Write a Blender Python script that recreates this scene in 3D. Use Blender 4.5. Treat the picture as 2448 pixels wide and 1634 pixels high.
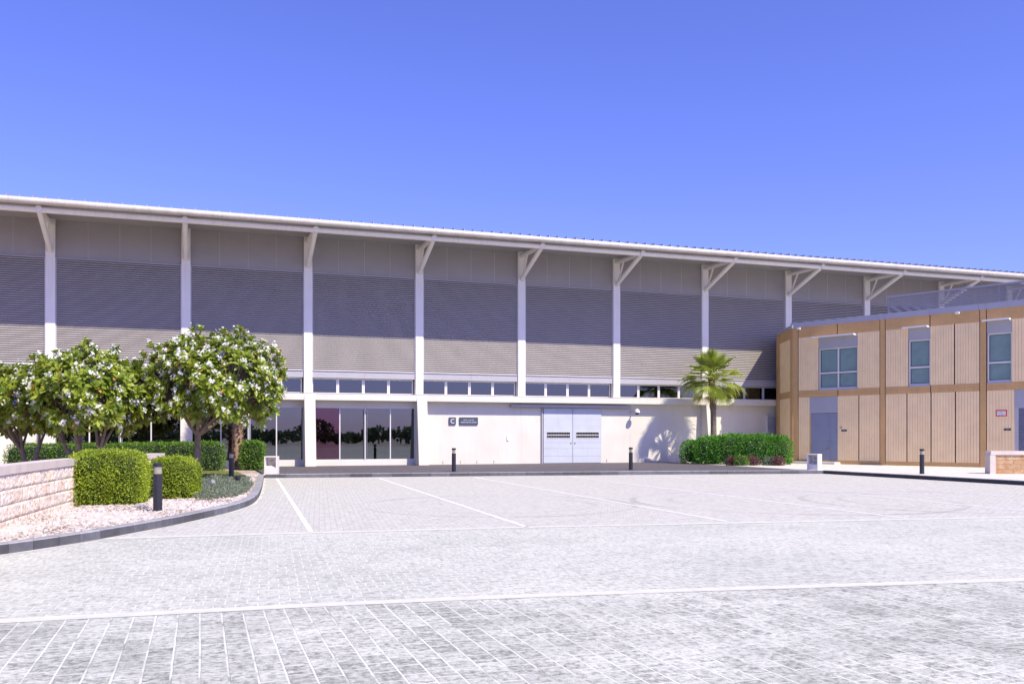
import bpy, math, random
from mathutils import Vector, Matrix
random.seed(7)
R = math.radians
for o in list(bpy.data.objects): bpy.data.objects.remove(o)
scene = bpy.context.scene
COL = scene.collection

# ---------------------------------------------------------------- camera, sky, sun, exposure
CAM = Vector((0, 0, 1.75)); YAW = R(19.05); FPX = 2155.0; HOR = 1040.0
cam_d = bpy.data.cameras.new('camera'); cam = bpy.data.objects.new('camera', cam_d); COL.objects.link(cam)
cam.location = CAM; cam.rotation_euler = (R(90), 0, -YAW)
cam_d.sensor_width = 36; cam_d.lens = 36*FPX/2448; cam_d.shift_y = (HOR-817)/2448
cam_d.clip_start = .1; cam_d.clip_end = 3000
scene.camera = cam
LIGHT = Vector((-.50, 1, -1.3)).normalized()
SUN_EL = math.asin(-LIGHT.z); SUN_AZ = math.atan2(-LIGHT.x, -LIGHT.y)
w = bpy.data.worlds.new('World'); scene.world = w; w.use_nodes = True
nt = w.node_tree; bg = nt.nodes['Background']
sky = nt.nodes.new('ShaderNodeTexSky'); sky.sky_type = 'NISHITA'; sky.sun_disc = False
sky.sun_elevation = SUN_EL; sky.sun_rotation = SUN_AZ; sky.air_density = 1.0; sky.dust_density = .7; sky.ozone_density = 3.0
tint = nt.nodes.new('ShaderNodeMix'); tint.data_type = 'RGBA'; tint.blend_type = 'MULTIPLY'; tint.inputs[0].default_value = 1
tint.inputs[7].default_value = (.73, .675, 1.36, 1)
nt.links.new(sky.outputs[0], tint.inputs[6]); nt.links.new(tint.outputs[2], bg.inputs[0]); bg.inputs[1].default_value = .125
sl = bpy.data.lights.new('sun', 'SUN'); sl.energy = 4.2; sl.angle = R(.5); sl.color = (1, .91, .72)
so = bpy.data.objects.new('sun', sl); COL.objects.link(so); so.rotation_euler = LIGHT.to_track_quat('-Z', 'Y').to_euler()
vs = scene.view_settings; vs.view_transform = 'Standard'; vs.look = 'None'; vs.gamma = 1; vs.exposure = .52; vs.use_curve_mapping = False

# ---------------------------------------------------------------- survey helpers: sight lines met with real planes
FW = Vector((math.sin(YAW), math.cos(YAW), 0)); RT = Vector((math.cos(YAW), -math.sin(YAW), 0))
def ray(px, py): return FW + RT*((px-1224)/FPX) + Vector((0, 0, (HOR-py)/FPX))
def onz(px, py, z=0.0):
    d = ray(px, py); return CAM + d*((z-CAM.z)/d.z)
def ony(px, py, Y):
    d = ray(px, py); return CAM + d*(Y/d.y)
def atd(px, t, z=0.0):
    p = CAM + ray(px, HOR)*t; return Vector((p.x, p.y, z))

# ---------------------------------------------------------------- materials
def newmat(name):
    m = bpy.data.materials.new(name); m.use_nodes = True
    return m, m.node_tree, m.node_tree.nodes['Principled BSDF']
def N(nt, typ, **k):
    n = nt.nodes.new(typ)
    for a, b in k.items():
        if a.startswith('i_'):
            key = a[2:]; n.inputs[int(key) if key.isdigit() else key].default_value = b
        else: setattr(n, a, b)
    return n
def L(nt, a, b): nt.links.new(a, b)
def mixc(nt, fac, a, b, blend='MIX'):
    m = N(nt, 'ShaderNodeMix', data_type='RGBA', blend_type=blend)
    for s, v in ((0, fac), (6, a), (7, b)):
        if hasattr(v, 'is_linked') or hasattr(v, 'links'): L(nt, v, m.inputs[s])
        else: m.inputs[s].default_value = v if s == 0 else (*v, 1)[:4]
    return m.outputs[2]
def ramp(nt, src, a, b, ca=0., cb=1.):
    r = N(nt, 'ShaderNodeMapRange'); r.inputs[1].default_value = a; r.inputs[2].default_value = b
    r.inputs[3].default_value = ca; r.inputs[4].default_value = cb; L(nt, src, r.inputs[0]); return r.outputs[0]
def mat(name, col, rough=.6, var=.06, vs=1.5, bump=0., bs=60., metal=0., island=0., streak=0., spec=.5):
    m, nt, b = newmat(name)
    tc = N(nt, 'ShaderNodeTexCoord'); no = N(nt, 'ShaderNodeTexNoise', i_Scale=vs, i_Detail=8.)
    L(nt, tc.outputs['Object'], no.inputs['Vector'])
    c = mixc(nt, ramp(nt, no.outputs[0], .3, .7), tuple(x*(1-var) for x in col), tuple(min(1, x*(1+var)) for x in col))
    if streak:
        mp = N(nt, 'ShaderNodeMapping'); mp.inputs['Scale'].default_value = (6, 6, .35); L(nt, tc.outputs['Object'], mp.inputs[0])
        n2 = N(nt, 'ShaderNodeTexNoise', i_Scale=1.6, i_Detail=6.); L(nt, mp.outputs[0], n2.inputs['Vector'])
        c = mixc(nt, ramp(nt, n2.outputs[0], .52, .75, 0, streak), c, (col[0]*.6, col[1]*.52, col[2]*.42))
    if island:
        g = N(nt, 'ShaderNodeNewGeometry'); v = ramp(nt, g.outputs['Random Per Island'], 0, 1, 1-island, 1+island)
        cc = N(nt, 'ShaderNodeCombineColor'); [L(nt, v, cc.inputs[i]) for i in range(3)]
        c = mixc(nt, 1., c, cc.outputs[0], 'MULTIPLY')
    L(nt, c, b.inputs['Base Color']); b.inputs['Roughness'].default_value = rough; b.inputs['Metallic'].default_value = metal
    b.inputs['Specular IOR Level'].default_value = spec
    if bump:
        n3 = N(nt, 'ShaderNodeTexNoise', i_Scale=bs, i_Detail=5.); L(nt, tc.outputs['Object'], n3.inputs['Vector'])
        bp = N(nt, 'ShaderNodeBump', i_Strength=bump, i_Distance=.02); L(nt, n3.outputs[0], bp.inputs['Height']); L(nt, bp.outputs[0], b.inputs['Normal'])
    return m
def leafmat(name, c1, c2, rough=.45, trans=.25):
    m, nt, b = newmat(name)
    g = N(nt, 'ShaderNodeNewGeometry'); c = mixc(nt, g.outputs['Random Per Island'], c1, c2)
    tc = N(nt, 'ShaderNodeTexCoord'); no = N(nt, 'ShaderNodeTexNoise', i_Scale=2.2, i_Detail=3.); L(nt, tc.outputs['Object'], no.inputs['Vector'])
    c = mixc(nt, ramp(nt, no.outputs[0], .35, .65, 0, .45), c, tuple(x*1.5 for x in c2))
    L(nt, c, b.inputs['Base Color']); b.inputs['Roughness'].default_value = rough
    tr = N(nt, 'ShaderNodeBsdfTranslucent'); L(nt, c, tr.inputs[0])
    ms = N(nt, 'ShaderNodeMixShader'); ms.inputs[0].default_value = trans
    L(nt, b.outputs[0], ms.inputs[1]); L(nt, tr.outputs[0], ms.inputs[2]); L(nt, ms.outputs[0], nt.nodes['Material Output'].inputs[0])
    return m
def paving(name, stone1, stone2, sand, bw, rh, mortar, rot=0, patch=.5, joint=1., bump=.5, rings=(), grime=0., offset=.5, fine=30.):
    """stone blocks with sand-filled joints and sand lying in patches over them"""
    m, nt, b = newmat(name)
    tc = N(nt, 'ShaderNodeTexCoord'); mp = N(nt, 'ShaderNodeMapping'); mp.inputs['Rotation'].default_value = (0, 0, rot)
    L(nt, tc.outputs['Object'], mp.inputs[0])
    wob = N(nt, 'ShaderNodeTexNoise', i_Scale=3., i_Detail=2.); L(nt, tc.outputs['Object'], wob.inputs['Vector'])
    va = N(nt, 'ShaderNodeVectorMath', operation='MULTIPLY_ADD'); L(nt, wob.outputs['Color'], va.inputs[0])
    va.inputs[1].default_value = (.012, .012, 0); L(nt, mp.outputs[0], va.inputs[2])
    br = N(nt, 'ShaderNodeTexBrick', offset=offset); L(nt, va.outputs[0], br.inputs['Vector'])
    for k, v in (('Scale', 1.), ('Mortar Size', mortar), ('Mortar Smooth', .3), ('Brick Width', bw), ('Row Height', rh), ('Bias', 0.)): br.inputs[k].default_value = v
    br.inputs['Color1'].default_value = (*stone1, 1); br.inputs['Color2'].default_value = (*stone2, 1); br.inputs['Mortar'].default_value = (*sand, 1)
    n1 = N(nt, 'ShaderNodeTexNoise', i_Scale=fine*.35, i_Detail=10., i_Roughness=.72); L(nt, tc.outputs['Object'], n1.inputs['Vector'])
    n2 = N(nt, 'ShaderNodeTexNoise', i_Scale=.35, i_Detail=5.); L(nt, tc.outputs['Object'], n2.inputs['Vector'])
    s = N(nt, 'ShaderNodeMath', operation='MULTIPLY_ADD'); L(nt, n2.outputs[0], s.inputs[0]); s.inputs[1].default_value = .35; L(nt, n1.outputs[0], s.inputs[2])
    n5 = N(nt, 'ShaderNodeTexNoise', i_Scale=fine*1.6, i_Detail=6., i_Roughness=.7); L(nt, tc.outputs['Object'], n5.inputs['Vector'])
    stone = mixc(nt, ramp(nt, n1.outputs[0], .32, .5, .75, 0), br.outputs['Color'], tuple(x*.38 for x in stone1))
    c = mixc(nt, ramp(nt, s.outputs[0], .62, .82, 0, patch), stone, sand)
    c = mixc(nt, ramp(nt, n5.outputs[0], .56, .70, 0, .45 if patch else .12), c, tuple(x*.45 for x in stone1))
    c = mixc(nt, ramp(nt, n5.outputs[0], .30, .44, .5 if patch else .1, 0), c, sand if patch else stone2)
    jf = N(nt, 'ShaderNodeMath', operation='MULTIPLY'); L(nt, br.outputs['Fac'], jf.inputs[0]); jf.inputs[1].default_value = joint
    n6 = N(nt, 'ShaderNodeTexNoise', i_Scale=2.3, i_Detail=4.); L(nt, tc.outputs['Object'], n6.inputs['Vector'])
    jc = mixc(nt, ramp(nt, n6.outputs[0], .54, .68, 0, .6 if patch else 0), sand, tuple(x*.3 for x in stone1))
    c = mixc(nt, jf.outputs[0], c, jc)
    for (cx, cy, r, wd, amt) in rings:
        vd = N(nt, 'ShaderNodeVectorMath', operation='DISTANCE'); L(nt, tc.outputs['Object'], vd.inputs[0]); vd.inputs[1].default_value = (cx, cy, 0)
        d = N(nt, 'ShaderNodeMath', operation='SUBTRACT'); L(nt, vd.outputs['Value'], d.inputs[0]); d.inputs[1].default_value = r
        a = N(nt, 'ShaderNodeMath', operation='ABSOLUTE'); L(nt, d.outputs[0], a.inputs[0])
        f = ramp(nt, a.outputs[0], wd*.4, wd, amt, 0)
        f2 = N(nt, 'ShaderNodeMath', operation='MULTIPLY'); L(nt, f, f2.inputs[0]); L(nt, ramp(nt, n2.outputs[0], .38, .6), f2.inputs[1])
        c = mixc(nt, f2.outputs[0], c, tuple(x*.45 for x in stone1))
    if grime:
        n4 = N(nt, 'ShaderNodeTexNoise', i_Scale=.9, i_Detail=7., i_Roughness=.65); L(nt, tc.outputs['Object'], n4.inputs['Vector'])
        c = mixc(nt, ramp(nt, n4.outputs[0], .45, .72, 0, grime), c, tuple(x*.5 for x in stone1))
    L(nt, c, b.inputs['Base Color']); b.inputs['Roughness'].default_value = .85; b.inputs['Specular IOR Level'].default_value = .25
    hm = N(nt, 'ShaderNodeMath', operation='MULTIPLY_ADD'); L(nt, br.outputs['Fac'], hm.inputs[0]); hm.inputs[1].default_value = -.5; L(nt, n1.outputs[0], hm.inputs[2])
    bp = N(nt, 'ShaderNodeBump', i_Strength=bump, i_Distance=.012); L(nt, hm.outputs[0], bp.inputs['Height']); L(nt, bp.outputs[0], b.inputs['Normal'])
    return m
def glass(name, tintc, refl, rough=.01, wave=.0, rc=(.85, .9, .95)):
    m, nt, b = newmat(name); nt.nodes.remove(b)
    tr = N(nt, 'ShaderNodeBsdfTransparent'); tr.inputs[0].default_value = (*tintc, 1)
    gl = N(nt, 'ShaderNodeBsdfGlossy'); gl.inputs[0].default_value = (*rc, 1); gl.inputs['Roughness'].default_value = rough
    fr = N(nt, 'ShaderNodeFresnel'); fr.inputs[0].default_value = 1.5
    ms = N(nt, 'ShaderNodeMixShader'); L(nt, ramp(nt, fr.outputs[0], .04, 1, refl, 1), ms.inputs[0])
    L(nt, tr.outputs[0], ms.inputs[1]); L(nt, gl.outputs[0], ms.inputs[2]); L(nt, ms.outputs[0], nt.nodes['Material Output'].inputs[0])
    if wave:
        tc = N(nt, 'ShaderNodeTexCoord'); no = N(nt, 'ShaderNodeTexNoise', i_Scale=1.3, i_Detail=1.); L(nt, tc.outputs['Object'], no.inputs['Vector'])
        bp = N(nt, 'ShaderNodeBump', i_Strength=wave, i_Distance=.02); L(nt, no.outputs[0], bp.inputs['Height']); L(nt, bp.outputs[0], gl.inputs['Normal'])
    return m
def stonewall(name, c1, c2, mortar, bw, rh):
    m, nt, b = newmat(name)
    uv = N(nt, 'ShaderNodeUVMap'); br = N(nt, 'ShaderNodeTexBrick'); L(nt, uv.outputs[0], br.inputs['Vector'])
    for k, v in (('Scale', 1.), ('Mortar Size', .007), ('Mortar Smooth', .2), ('Brick Width', bw), ('Row Height', rh)): br.inputs[k].default_value = v
    br.inputs['Color1'].default_value = (*c1, 1); br.inputs['Color2'].default_value = (*c2, 1); br.inputs['Mortar'].default_value = (*mortar, 1)
    tc = N(nt, 'ShaderNodeTexCoord'); n1 = N(nt, 'ShaderNodeTexNoise', i_Scale=9., i_Detail=8., i_Roughness=.7); L(nt, tc.outputs['Object'], n1.inputs['Vector'])
    n2 = N(nt, 'ShaderNodeTexNoise', i_Scale=3., i_Detail=6., i_Roughness=.6); L(nt, tc.outputs['Object'], n2.inputs['Vector'])
    c = mixc(nt, ramp(nt, n2.outputs[0], .45, .66, 0, .7), br.outputs[0], (c2[0]*.95, c2[1]*.72, c2[2]*.52))
    c = mixc(nt, ramp(nt, n1.outputs[0], .28, .46, .75, 0), c, (c2[0]*.42, c2[1]*.32, c2[2]*.25))
    L(nt, c, b.inputs['Base Color']); b.inputs['Roughness'].default_value = .9
    hm = N(nt, 'ShaderNodeMath', operation='MULTIPLY_ADD'); L(nt, br.outputs['Fac'], hm.inputs[0]); hm.inputs[1].default_value = -1.2; L(nt, n1.outputs[0], hm.inputs[2])
    bp = N(nt, 'ShaderNodeBump', i_Strength=.9, i_Distance=.05); L(nt, hm.outputs[0], bp.inputs['Height']); L(nt, bp.outputs[0], b.inputs['Normal'])
    return m

M = {}
M['render'] = mat('cream_render', (.70, .665, .585), .85, .05, .8, .12, 90, streak=.12)
M['white'] = mat('painted_steel', (.80, .765, .71), .42, .03, 1.2, streak=.22)
M['gutter'] = mat('gutter_metal', (.56, .52, .46), .45, .10, 2.5, streak=.5)
M['soffit'] = mat('soffit_sheet', (.90, .85, .76), .6, .04, 2)
M['upper'] = mat('grey_cladding', (.31, .29, .285), .55, .04, 1.2)
M['louver'] = mat('louver_blade', (.47, .435, .405), .45, .05, .9, streak=.12)
M['back'] = mat('louver_void', (.085, .075, .08), .8)
M['fascia'] = mat('grey_fascia', (.42, .41, .44), .5, .04)
M['frame'] = mat('aluminium_frame', (.68, .66, .66), .38, .04)
M['glass'] = glass('tinted_glass', (.20, .26, .28), .16, .01, .05)
M['glassp'] = glass('plum_film_glass', (.30, .10, .14), .22, .01, .07, (.50, .30, .42))
M['glassc'] = glass('clerestory_glass', (.12, .16, .16), .13, .02)
M['blind'] = mat('frosted_glass', (.17, .26, .24), .22, .10, 2.5, spec=.6)
M['door'] = mat('door_sheet_steel', (.53, .56, .62), .45, .05, 1.5)
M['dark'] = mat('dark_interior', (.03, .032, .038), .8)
M['black'] = mat('black_void', (.012, .012, .014), .7)
M['roof'] = mat('roof_sheet', (.35, .34, .34), .5)
M['tan'] = mat('brown_cladding', (.57, .345, .145), .7, .08, 1.4, .08, 70, streak=.2)
M['beige'] = mat('beige_board', (.90, .67, .385), .7, .06, 1.6, .06, 70, island=.012, streak=.12)
M['groove'] = mat('dark_joint', (.045, .022, .015), .8)
M['parapet'] = mat('parapet_sheet', (.36, .355, .42), .5, .04)
M['lilac'] = mat('grey_panel', (.36, .36, .41), .6, .04)
M['ydoor'] = mat('blue_grey_door', (.23, .25, .34), .5, .05)
M['bollard'] = mat('bollard_paint', (.022, .022, .032), .4, .12)
M['lens'] = mat('bollard_lens', (.62, .58, .44), .25, .05)
M['chrome'] = mat('polished_steel', (.7, .7, .72), .18, .03, metal=1)
M['sign'] = mat('sign_plate', (.065, .08, .12), .35)
M['letter'] = mat('sign_letter', (.85, .85, .88), .5)
M['red'] = mat('red_border', (.55, .035, .03), .5)
M['paper'] = mat('sign_white', (.75, .73, .78), .5)
M['plate'] = mat('small_plate', (.02, .03, .035), .4)
M['camw'] = mat('camera_housing', (.72, .72, .72), .35)
M['kerb'] = mat('kerb_stone', (.10, .10, .115), .75, .18, 6, .25, 60, island=.42, streak=.1)
M['kerbtop'] = mat('pale_kerb_top', (.33, .325, .335), .85, .15, 6, .2, 60, island=.15)
M['concrete'] = mat('pale_concrete', (.62, .61, .55), .85, .08, 5, .2, 60)
M['cast'] = mat('cast_stone', (.72, .68, .64), .8, .04, 2, .1, 80)
M['coping'] = mat('coping_stone', (.62, .54, .48), .8, .06, 3, .15, 60, island=.05)
M['paint'] = mat('road_paint', (.80, .79, .80), .7, .10, 14)
M['stonewall'] = stonewall('split_face_stone', (.72, .62, .53), (.68, .54, .43), (.42, .33, .26), .5, .268)
M['stonewall2'] = stonewall('sandstone_block', (.62, .44, .27), (.50, .31, .17), (.30, .22, .16), .62, .2)
M['gravel'] = mat('limestone_chip', (.54, .49, .45), .9, .08, 8, .3, 40, island=.16)
M['soil'] = mat('sandy_soil', (.42, .33, .26), .95, .30, 4, .6, 30)
M['bark'] = mat('grey_bark', (.21, .165, .13), .9, .25, 9, .6, 30)
M['palmbark'] = mat('palm_bark', (.25, .165, .105), .95, .35, 9, .8, 24, island=.35)
M['frang'] = leafmat('frangipani_leaf', (.09, .19, .018), (.33, .38, .045), .34, .3)
M['yleaf'] = leafmat('yellowed_leaf', (.45, .22, .03), (.50, .32, .06), .5)
M['flower'] = leafmat('white_petal', (.82, .80, .74), (.85, .84, .82), .6, .2)
M['box'] = leafmat('clipped_leaf', (.13, .22, .012), (.36, .44, .03), .5, .25)
M['hedge'] = leafmat('hedge_leaf', (.05, .14, .015), (.15, .27, .025), .45, .2)
M['hedge2'] = leafmat('bright_hedge_leaf', (.04, .16, .014), (.12, .32, .025), .45, .22)
M['cover'] = leafmat('grey_green_leaf', (.09, .12, .08), (.20, .24, .16), .6, .15)
M['grass'] = leafmat('lawn_blade', (.13, .18, .04), (.26, .28, .08), .6, .2)
M['redleaf'] = leafmat('purple_leaf', (.10, .035, .04), (.20, .09, .08), .6, .15)
M['palm'] = leafmat('palm_frond', (.12, .23, .025), (.42, .46, .07), .45, .3)
M['palmdry'] = leafmat('dry_frond', (.34, .25, .08), (.45, .35, .12), .6, .3)
M['farleaf'] = leafmat('far_leaf', (.10, .15, .06), (.18, .22, .09), .7, .1)
M['rock'] = mat('grey_rock', (.3, .3, .32), .9, .2, 5, .5, 30)

def splitstone():
    m, nt, b = newmat('split_stone'); g = N(nt, 'ShaderNodeNewGeometry'); tc = N(nt, 'ShaderNodeTexCoord')
    n1 = N(nt, 'ShaderNodeTexNoise', i_Scale=26., i_Detail=8., i_Roughness=.75); L(nt, tc.outputs['Object'], n1.inputs['Vector'])
    n2 = N(nt, 'ShaderNodeTexNoise', i_Scale=7., i_Detail=6., i_Roughness=.6); L(nt, tc.outputs['Object'], n2.inputs['Vector'])
    c = mixc(nt, g.outputs['Random Per Island'], (.80, .74, .66), (.78, .64, .52))
    c = mixc(nt, ramp(nt, n2.outputs[0], .48, .64, 0, .7), c, (.60, .40, .25))
    c = mixc(nt, ramp(nt, n1.outputs[0], .56, .68, 0, .8), c, (.30, .19, .12))
    L(nt, c, b.inputs['Base Color']); b.inputs['Roughness'].default_value = .95
    bp = N(nt, 'ShaderNodeBump', i_Strength=.8, i_Distance=.02); L(nt, n1.outputs[0], bp.inputs['Height']); L(nt, bp.outputs[0], b.inputs['Normal']); return m
M['splitstone'] = splitstone()
# ---------------------------------------------------------------- mesh helpers
class MB:
    def __init__(s): s.v = []; s.f = []; s.uv = {}
    def add(s, vs, fs):
        n = len(s.v); s.v += [tuple(p) for p in vs]; s.f += [tuple(i+n for i in f) for f in fs]
    def box(s, x0, x1, y0, y1, z0, z1, T=None):
        c = [(x, y, z) for z in (z0, z1) for y in (y0, y1) for x in (x0, x1)]
        if T: c = [T(*p) for p in c]
        s.add(c, [(0, 2, 3, 1), (4, 5, 7, 6), (0, 1, 5, 4), (2, 6, 7, 3), (0, 4, 6, 2), (1, 3, 7, 5)])
    def prism(s, poly, z0, z1, T=None):
        n = len(poly); c = [(x, y, z0) for x, y in poly]+[(x, y, z1) for x, y in poly]
        if T: c = [T(*p) for p in c]
        s.add(c, [tuple(reversed(range(n))), tuple(range(n, 2*n))]+[(i, (i+1) % n, (i+1) % n+n, i+n) for i in range(n)])
    def tube(s, pts, rad, n=10, caps=True):
        pts = [Vector(p) for p in pts]; rr = rad if isinstance(rad, (list, tuple)) else [rad]*len(pts)
        base = len(s.v); up = None
        for i, p in enumerate(pts):
            d = (pts[min(i+1, len(pts)-1)]-pts[max(i-1, 0)]).normalized()
            if up is None: up = d.orthogonal().normalized()
            up = (up-d*up.dot(d)); up = up.normalized() if up.length > 1e-6 else d.orthogonal().normalized()
            q = d.cross(up)
            for k in range(n):
                a = 2*math.pi*k/n; s.v.append(tuple(p+(up*math.cos(a)+q*math.sin(a))*rr[i]))
        for i in range(len(pts)-1):
            for k in range(n):
                a = base+i*n+k; b = base+i*n+(k+1) % n; s.f.append((a, b, b+n, a+n))
        if caps:
            s.f.append(tuple(base+k for k in reversed(range(n)))); s.f.append(tuple(base+(len(pts)-1)*n+k for k in range(n)))
    def lathe(s, prof, n=24, c=(0, 0, 0)):
        base = len(s.v)
        for r, z in prof:
            for k in range(n):
                a = 2*math.pi*k/n; s.v.append((c[0]+r*math.cos(a), c[1]+r*math.sin(a), c[2]+z))
        for i in range(len(prof)-1):
            for k in range(n):
                a = base+i*n+k; b = base+i*n+(k+1) % n; s.f.append((a, b, b+n, a+n))
        s.f.append(tuple(base+k for k in reversed(range(n)))); s.f.append(tuple(base+(len(prof)-1)*n+k for k in range(n)))
def root_of(o):
    while o.parent: o = o.parent
    return o
def obj(name, mb, m, parent=None, smooth=False, bevel=0, flat=None):
    me = bpy.data.meshes.new(name)
    off = root_of(parent).location if parent else Vector((0, 0, 0))
    me.from_pydata([(x-off.x, y-off.y, z-off.z) for x, y, z in mb.v], [], mb.f)
    me.materials.append(M[m] if isinstance(m, str) else m); me.validate()
    if smooth:
        me.polygons.foreach_set('use_smooth', [True]*len(me.polygons)); me.set_sharp_from_angle(angle=R(35))
    o = bpy.data.objects.new(name, me); COL.objects.link(o); o.parent = parent
    if bevel:
        b = o.modifiers.new('bevel', 'BEVEL'); b.width = bevel; b.segments = 2; b.limit_method = 'ANGLE'; b.angle_limit = R(40)
    return o
def thing(name, label, cat, loc=(0, 0, 0), group=None):
    o = bpy.data.objects.new(name, None); COL.objects.link(o); o.location = loc
    o['label'] = label; o['category'] = cat; o.empty_display_size = .2
    if group: o['group'] = group
    return o
def tag(o, label, cat, group=None, kind=None):
    if label: o['label'] = label
    if cat: o['category'] = cat
    if group: o['group'] = group
    if kind: o['kind'] = kind
    return o
def struct(name, mb, m, **k):
    o = obj(name, mb, m, **k); o['kind'] = 'structure'; return o
def dup(root, loc, rot=0, label=None):
    r = root.copy(); COL.objects.link(r); r.location = loc; r.rotation_euler = (0, 0, rot)
    if label: r['label'] = label
    for ch in list(root.children):
        c = ch.copy(); COL.objects.link(c); c.parent = r
        for g in list(ch.children):
            d = g.copy(); COL.objects.link(d); d.parent = c
    return r

# ================================================================ GROUND
def interp(pts, x):
    if x <= pts[0][0]: a, b = pts[0], pts[1]
    elif x >= pts[-1][0]: a, b = pts[-2], pts[-1]
    else:
        for i in range(len(pts)-1):
            if pts[i][0] <= x <= pts[i+1][0]: a, b = pts[i], pts[i+1]; break
    return a[1]+(b[1]-a[1])*(x-a[0])/(b[0]-a[0])
low = [(-1.79, 9.60), (1.75, 9.42), (4.5, 9.10), (9.4, 8.32), (20, 6.4)]
upp = [(-2.5, 16.75), (.55, 16.6), (6.2, 16.12), (16.6, 14.7), (28, 12.9)]
kerbp = [(x.x, x.y) for x in (onz(632, 1142), onz(1100, 1137.8), onz(1600, 1133.6), onz(1969, 1131.6))]
corner = Vector((kerbp[-1][0], kerbp[-1][1])); kend = onz(2448, 1159.5)
def sheet(name, ylo, yhi, z, m, x0=-60, x1=90, n=60):
    mb = MB()
    for i in range(n+1):
        x = x0+(x1-x0)*i/n; mb.v += [(x, ylo(x), z), (x, yhi(x), z)]
    for i in range(n): mb.f.append((2*i, 2*i+2, 2*i+3, 2*i+1))
    return struct(name, mb, m)
g = MB(); g.add([(-900, -900, -.012), (900, -900, -.012), (900, 900, -.012), (-900, 900, -.012)], [(0, 1, 2, 3)])
M['desert'] = mat('sandy_ground', (.40, .35, .29), .95, .15, .2, .3, 8)
struct('ground', g, 'desert')
M['setts'] = paving('rough_setts', (.30, .305, .265), (.53, .54, .47), (.72, .725, .64), .27, .20, .0105, rot=R(90), patch=.85, bump=.9, fine=44., grime=.35)
M['setts2'] = paving('road_setts', (.43, .44, .385), (.53, .54, .475), (.68, .68, .60), .22, .20, .009, rot=R(4), patch=.75, bump=.6, fine=36., grime=.12)
rings = []
for (px, py, r) in ((1000, 1215, 3.4), (1745, 1205, 4.2), (2165, 1205, 4.0)):
    p = onz(px, py); rings += [(p.x+2.2, p.y+.5, r, .14, .45), (p.x+2.2, p.y+.5, r-1.0, .12, .25)]
M['pavers'] = paving('parking_pavers', (.54, .53, .465), (.62, .61, .545), (.30, .285, .27), .22, .11, .006, rot=R(7), patch=0., joint=.9, bump=.25, rings=rings, fine=20.)
M['darkpave'] = paving('dark_pavers', (.115, .105, .115), (.16, .145, .155), (.075, .07, .08), .22, .11, .008, rot=R(30), patch=0., joint=1., bump=.35, fine=20.)
M['lightpave'] = paving('light_pavers', (.66, .63, .57), (.72, .69, .62), (.45, .41, .38), .4, .4, .006, rot=R(0), patch=0., joint=1., bump=.2, fine=20., offset=0.)
lo = lambda x: interp(low, x); up = lambda x: interp(upp, x)
sheet('road_near', lambda x: -45, lambda x: lo(x), 0., 'setts')
sheet('road', lambda x: lo(x), lambda x: up(x), .0, 'setts2')
sheet('parking_area', lambda x: up(x), lambda x: 60, .0, 'pavers')
sheet('paving_band_near', lambda x: lo(x)-.11, lambda x: lo(x)+.11, .004, 'concrete', n=120)
sheet('paving_band_far', lambda x: up(x)-.13, lambda x: up(x)+.13, .004, 'concrete', n=120)
for (a, b) in (((662, 1143.5), (743, 1270)), ((905, 1142), (1259, 1259)), ((1133, 1140), (1737, 1245.7)), ((1359.6, 1138), (2170, 1238.5)), ((1566, 1135.5), (2448, 1220)), ((1770, 1134.5), (2448, 1189))):
    p, q = onz(*a), onz(*b); d = (q-p).normalized(); n_ = Vector((-d.y, d.x, 0))*.05; q = p+d*min((q-p).length, 22)
    mb = MB(); mb.add([p-n_+Vector((0, 0, .004)), q-n_+Vector((0, 0, .004)), q+n_+Vector((0, 0, .004)), p+n_+Vector((0, 0, .004))], [(0, 1, 2, 3)])
    struct('parking_marking', mb, 'paint')

# garden kerb (bottom edge surveyed along its curve)
gk = [(-420, 1372), (-200, 1350), (0, 1325.4), (70, 1315.6), (203, 1294.5), (312, 1274.6), (421, 1253.5), (526, 1229.7), (575, 1216), (600, 1206), (613, 1196), (621, 1184), (627, 1165), (631, 1142)]
gpts = [onz(*p) for p in gk]
def smoothpath(pts, step):
    P = [Vector(p) for p in pts]; out = []
    for i in range(len(P)-1):
        a, b, c, d = P[max(i-1, 0)], P[i], P[i+1], P[min(i+2, len(P)-1)]
        n = max(1, int((c-b).length/.1))
        for k in range(n):
            t = k/n; out.append(.5*((2*b)+(c-a)*t+(2*a-5*b+4*c-d)*t*t+(3*b-a-3*c+d)*t**3))
    out.append(P[-1]); res = [out[0]]; acc = 0
    for i in range(1, len(out)):
        acc += (out[i]-out[i-1]).length
        if acc >= step: res.append(out[i]); acc = 0
    res.append(out[-1]); return res
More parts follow.
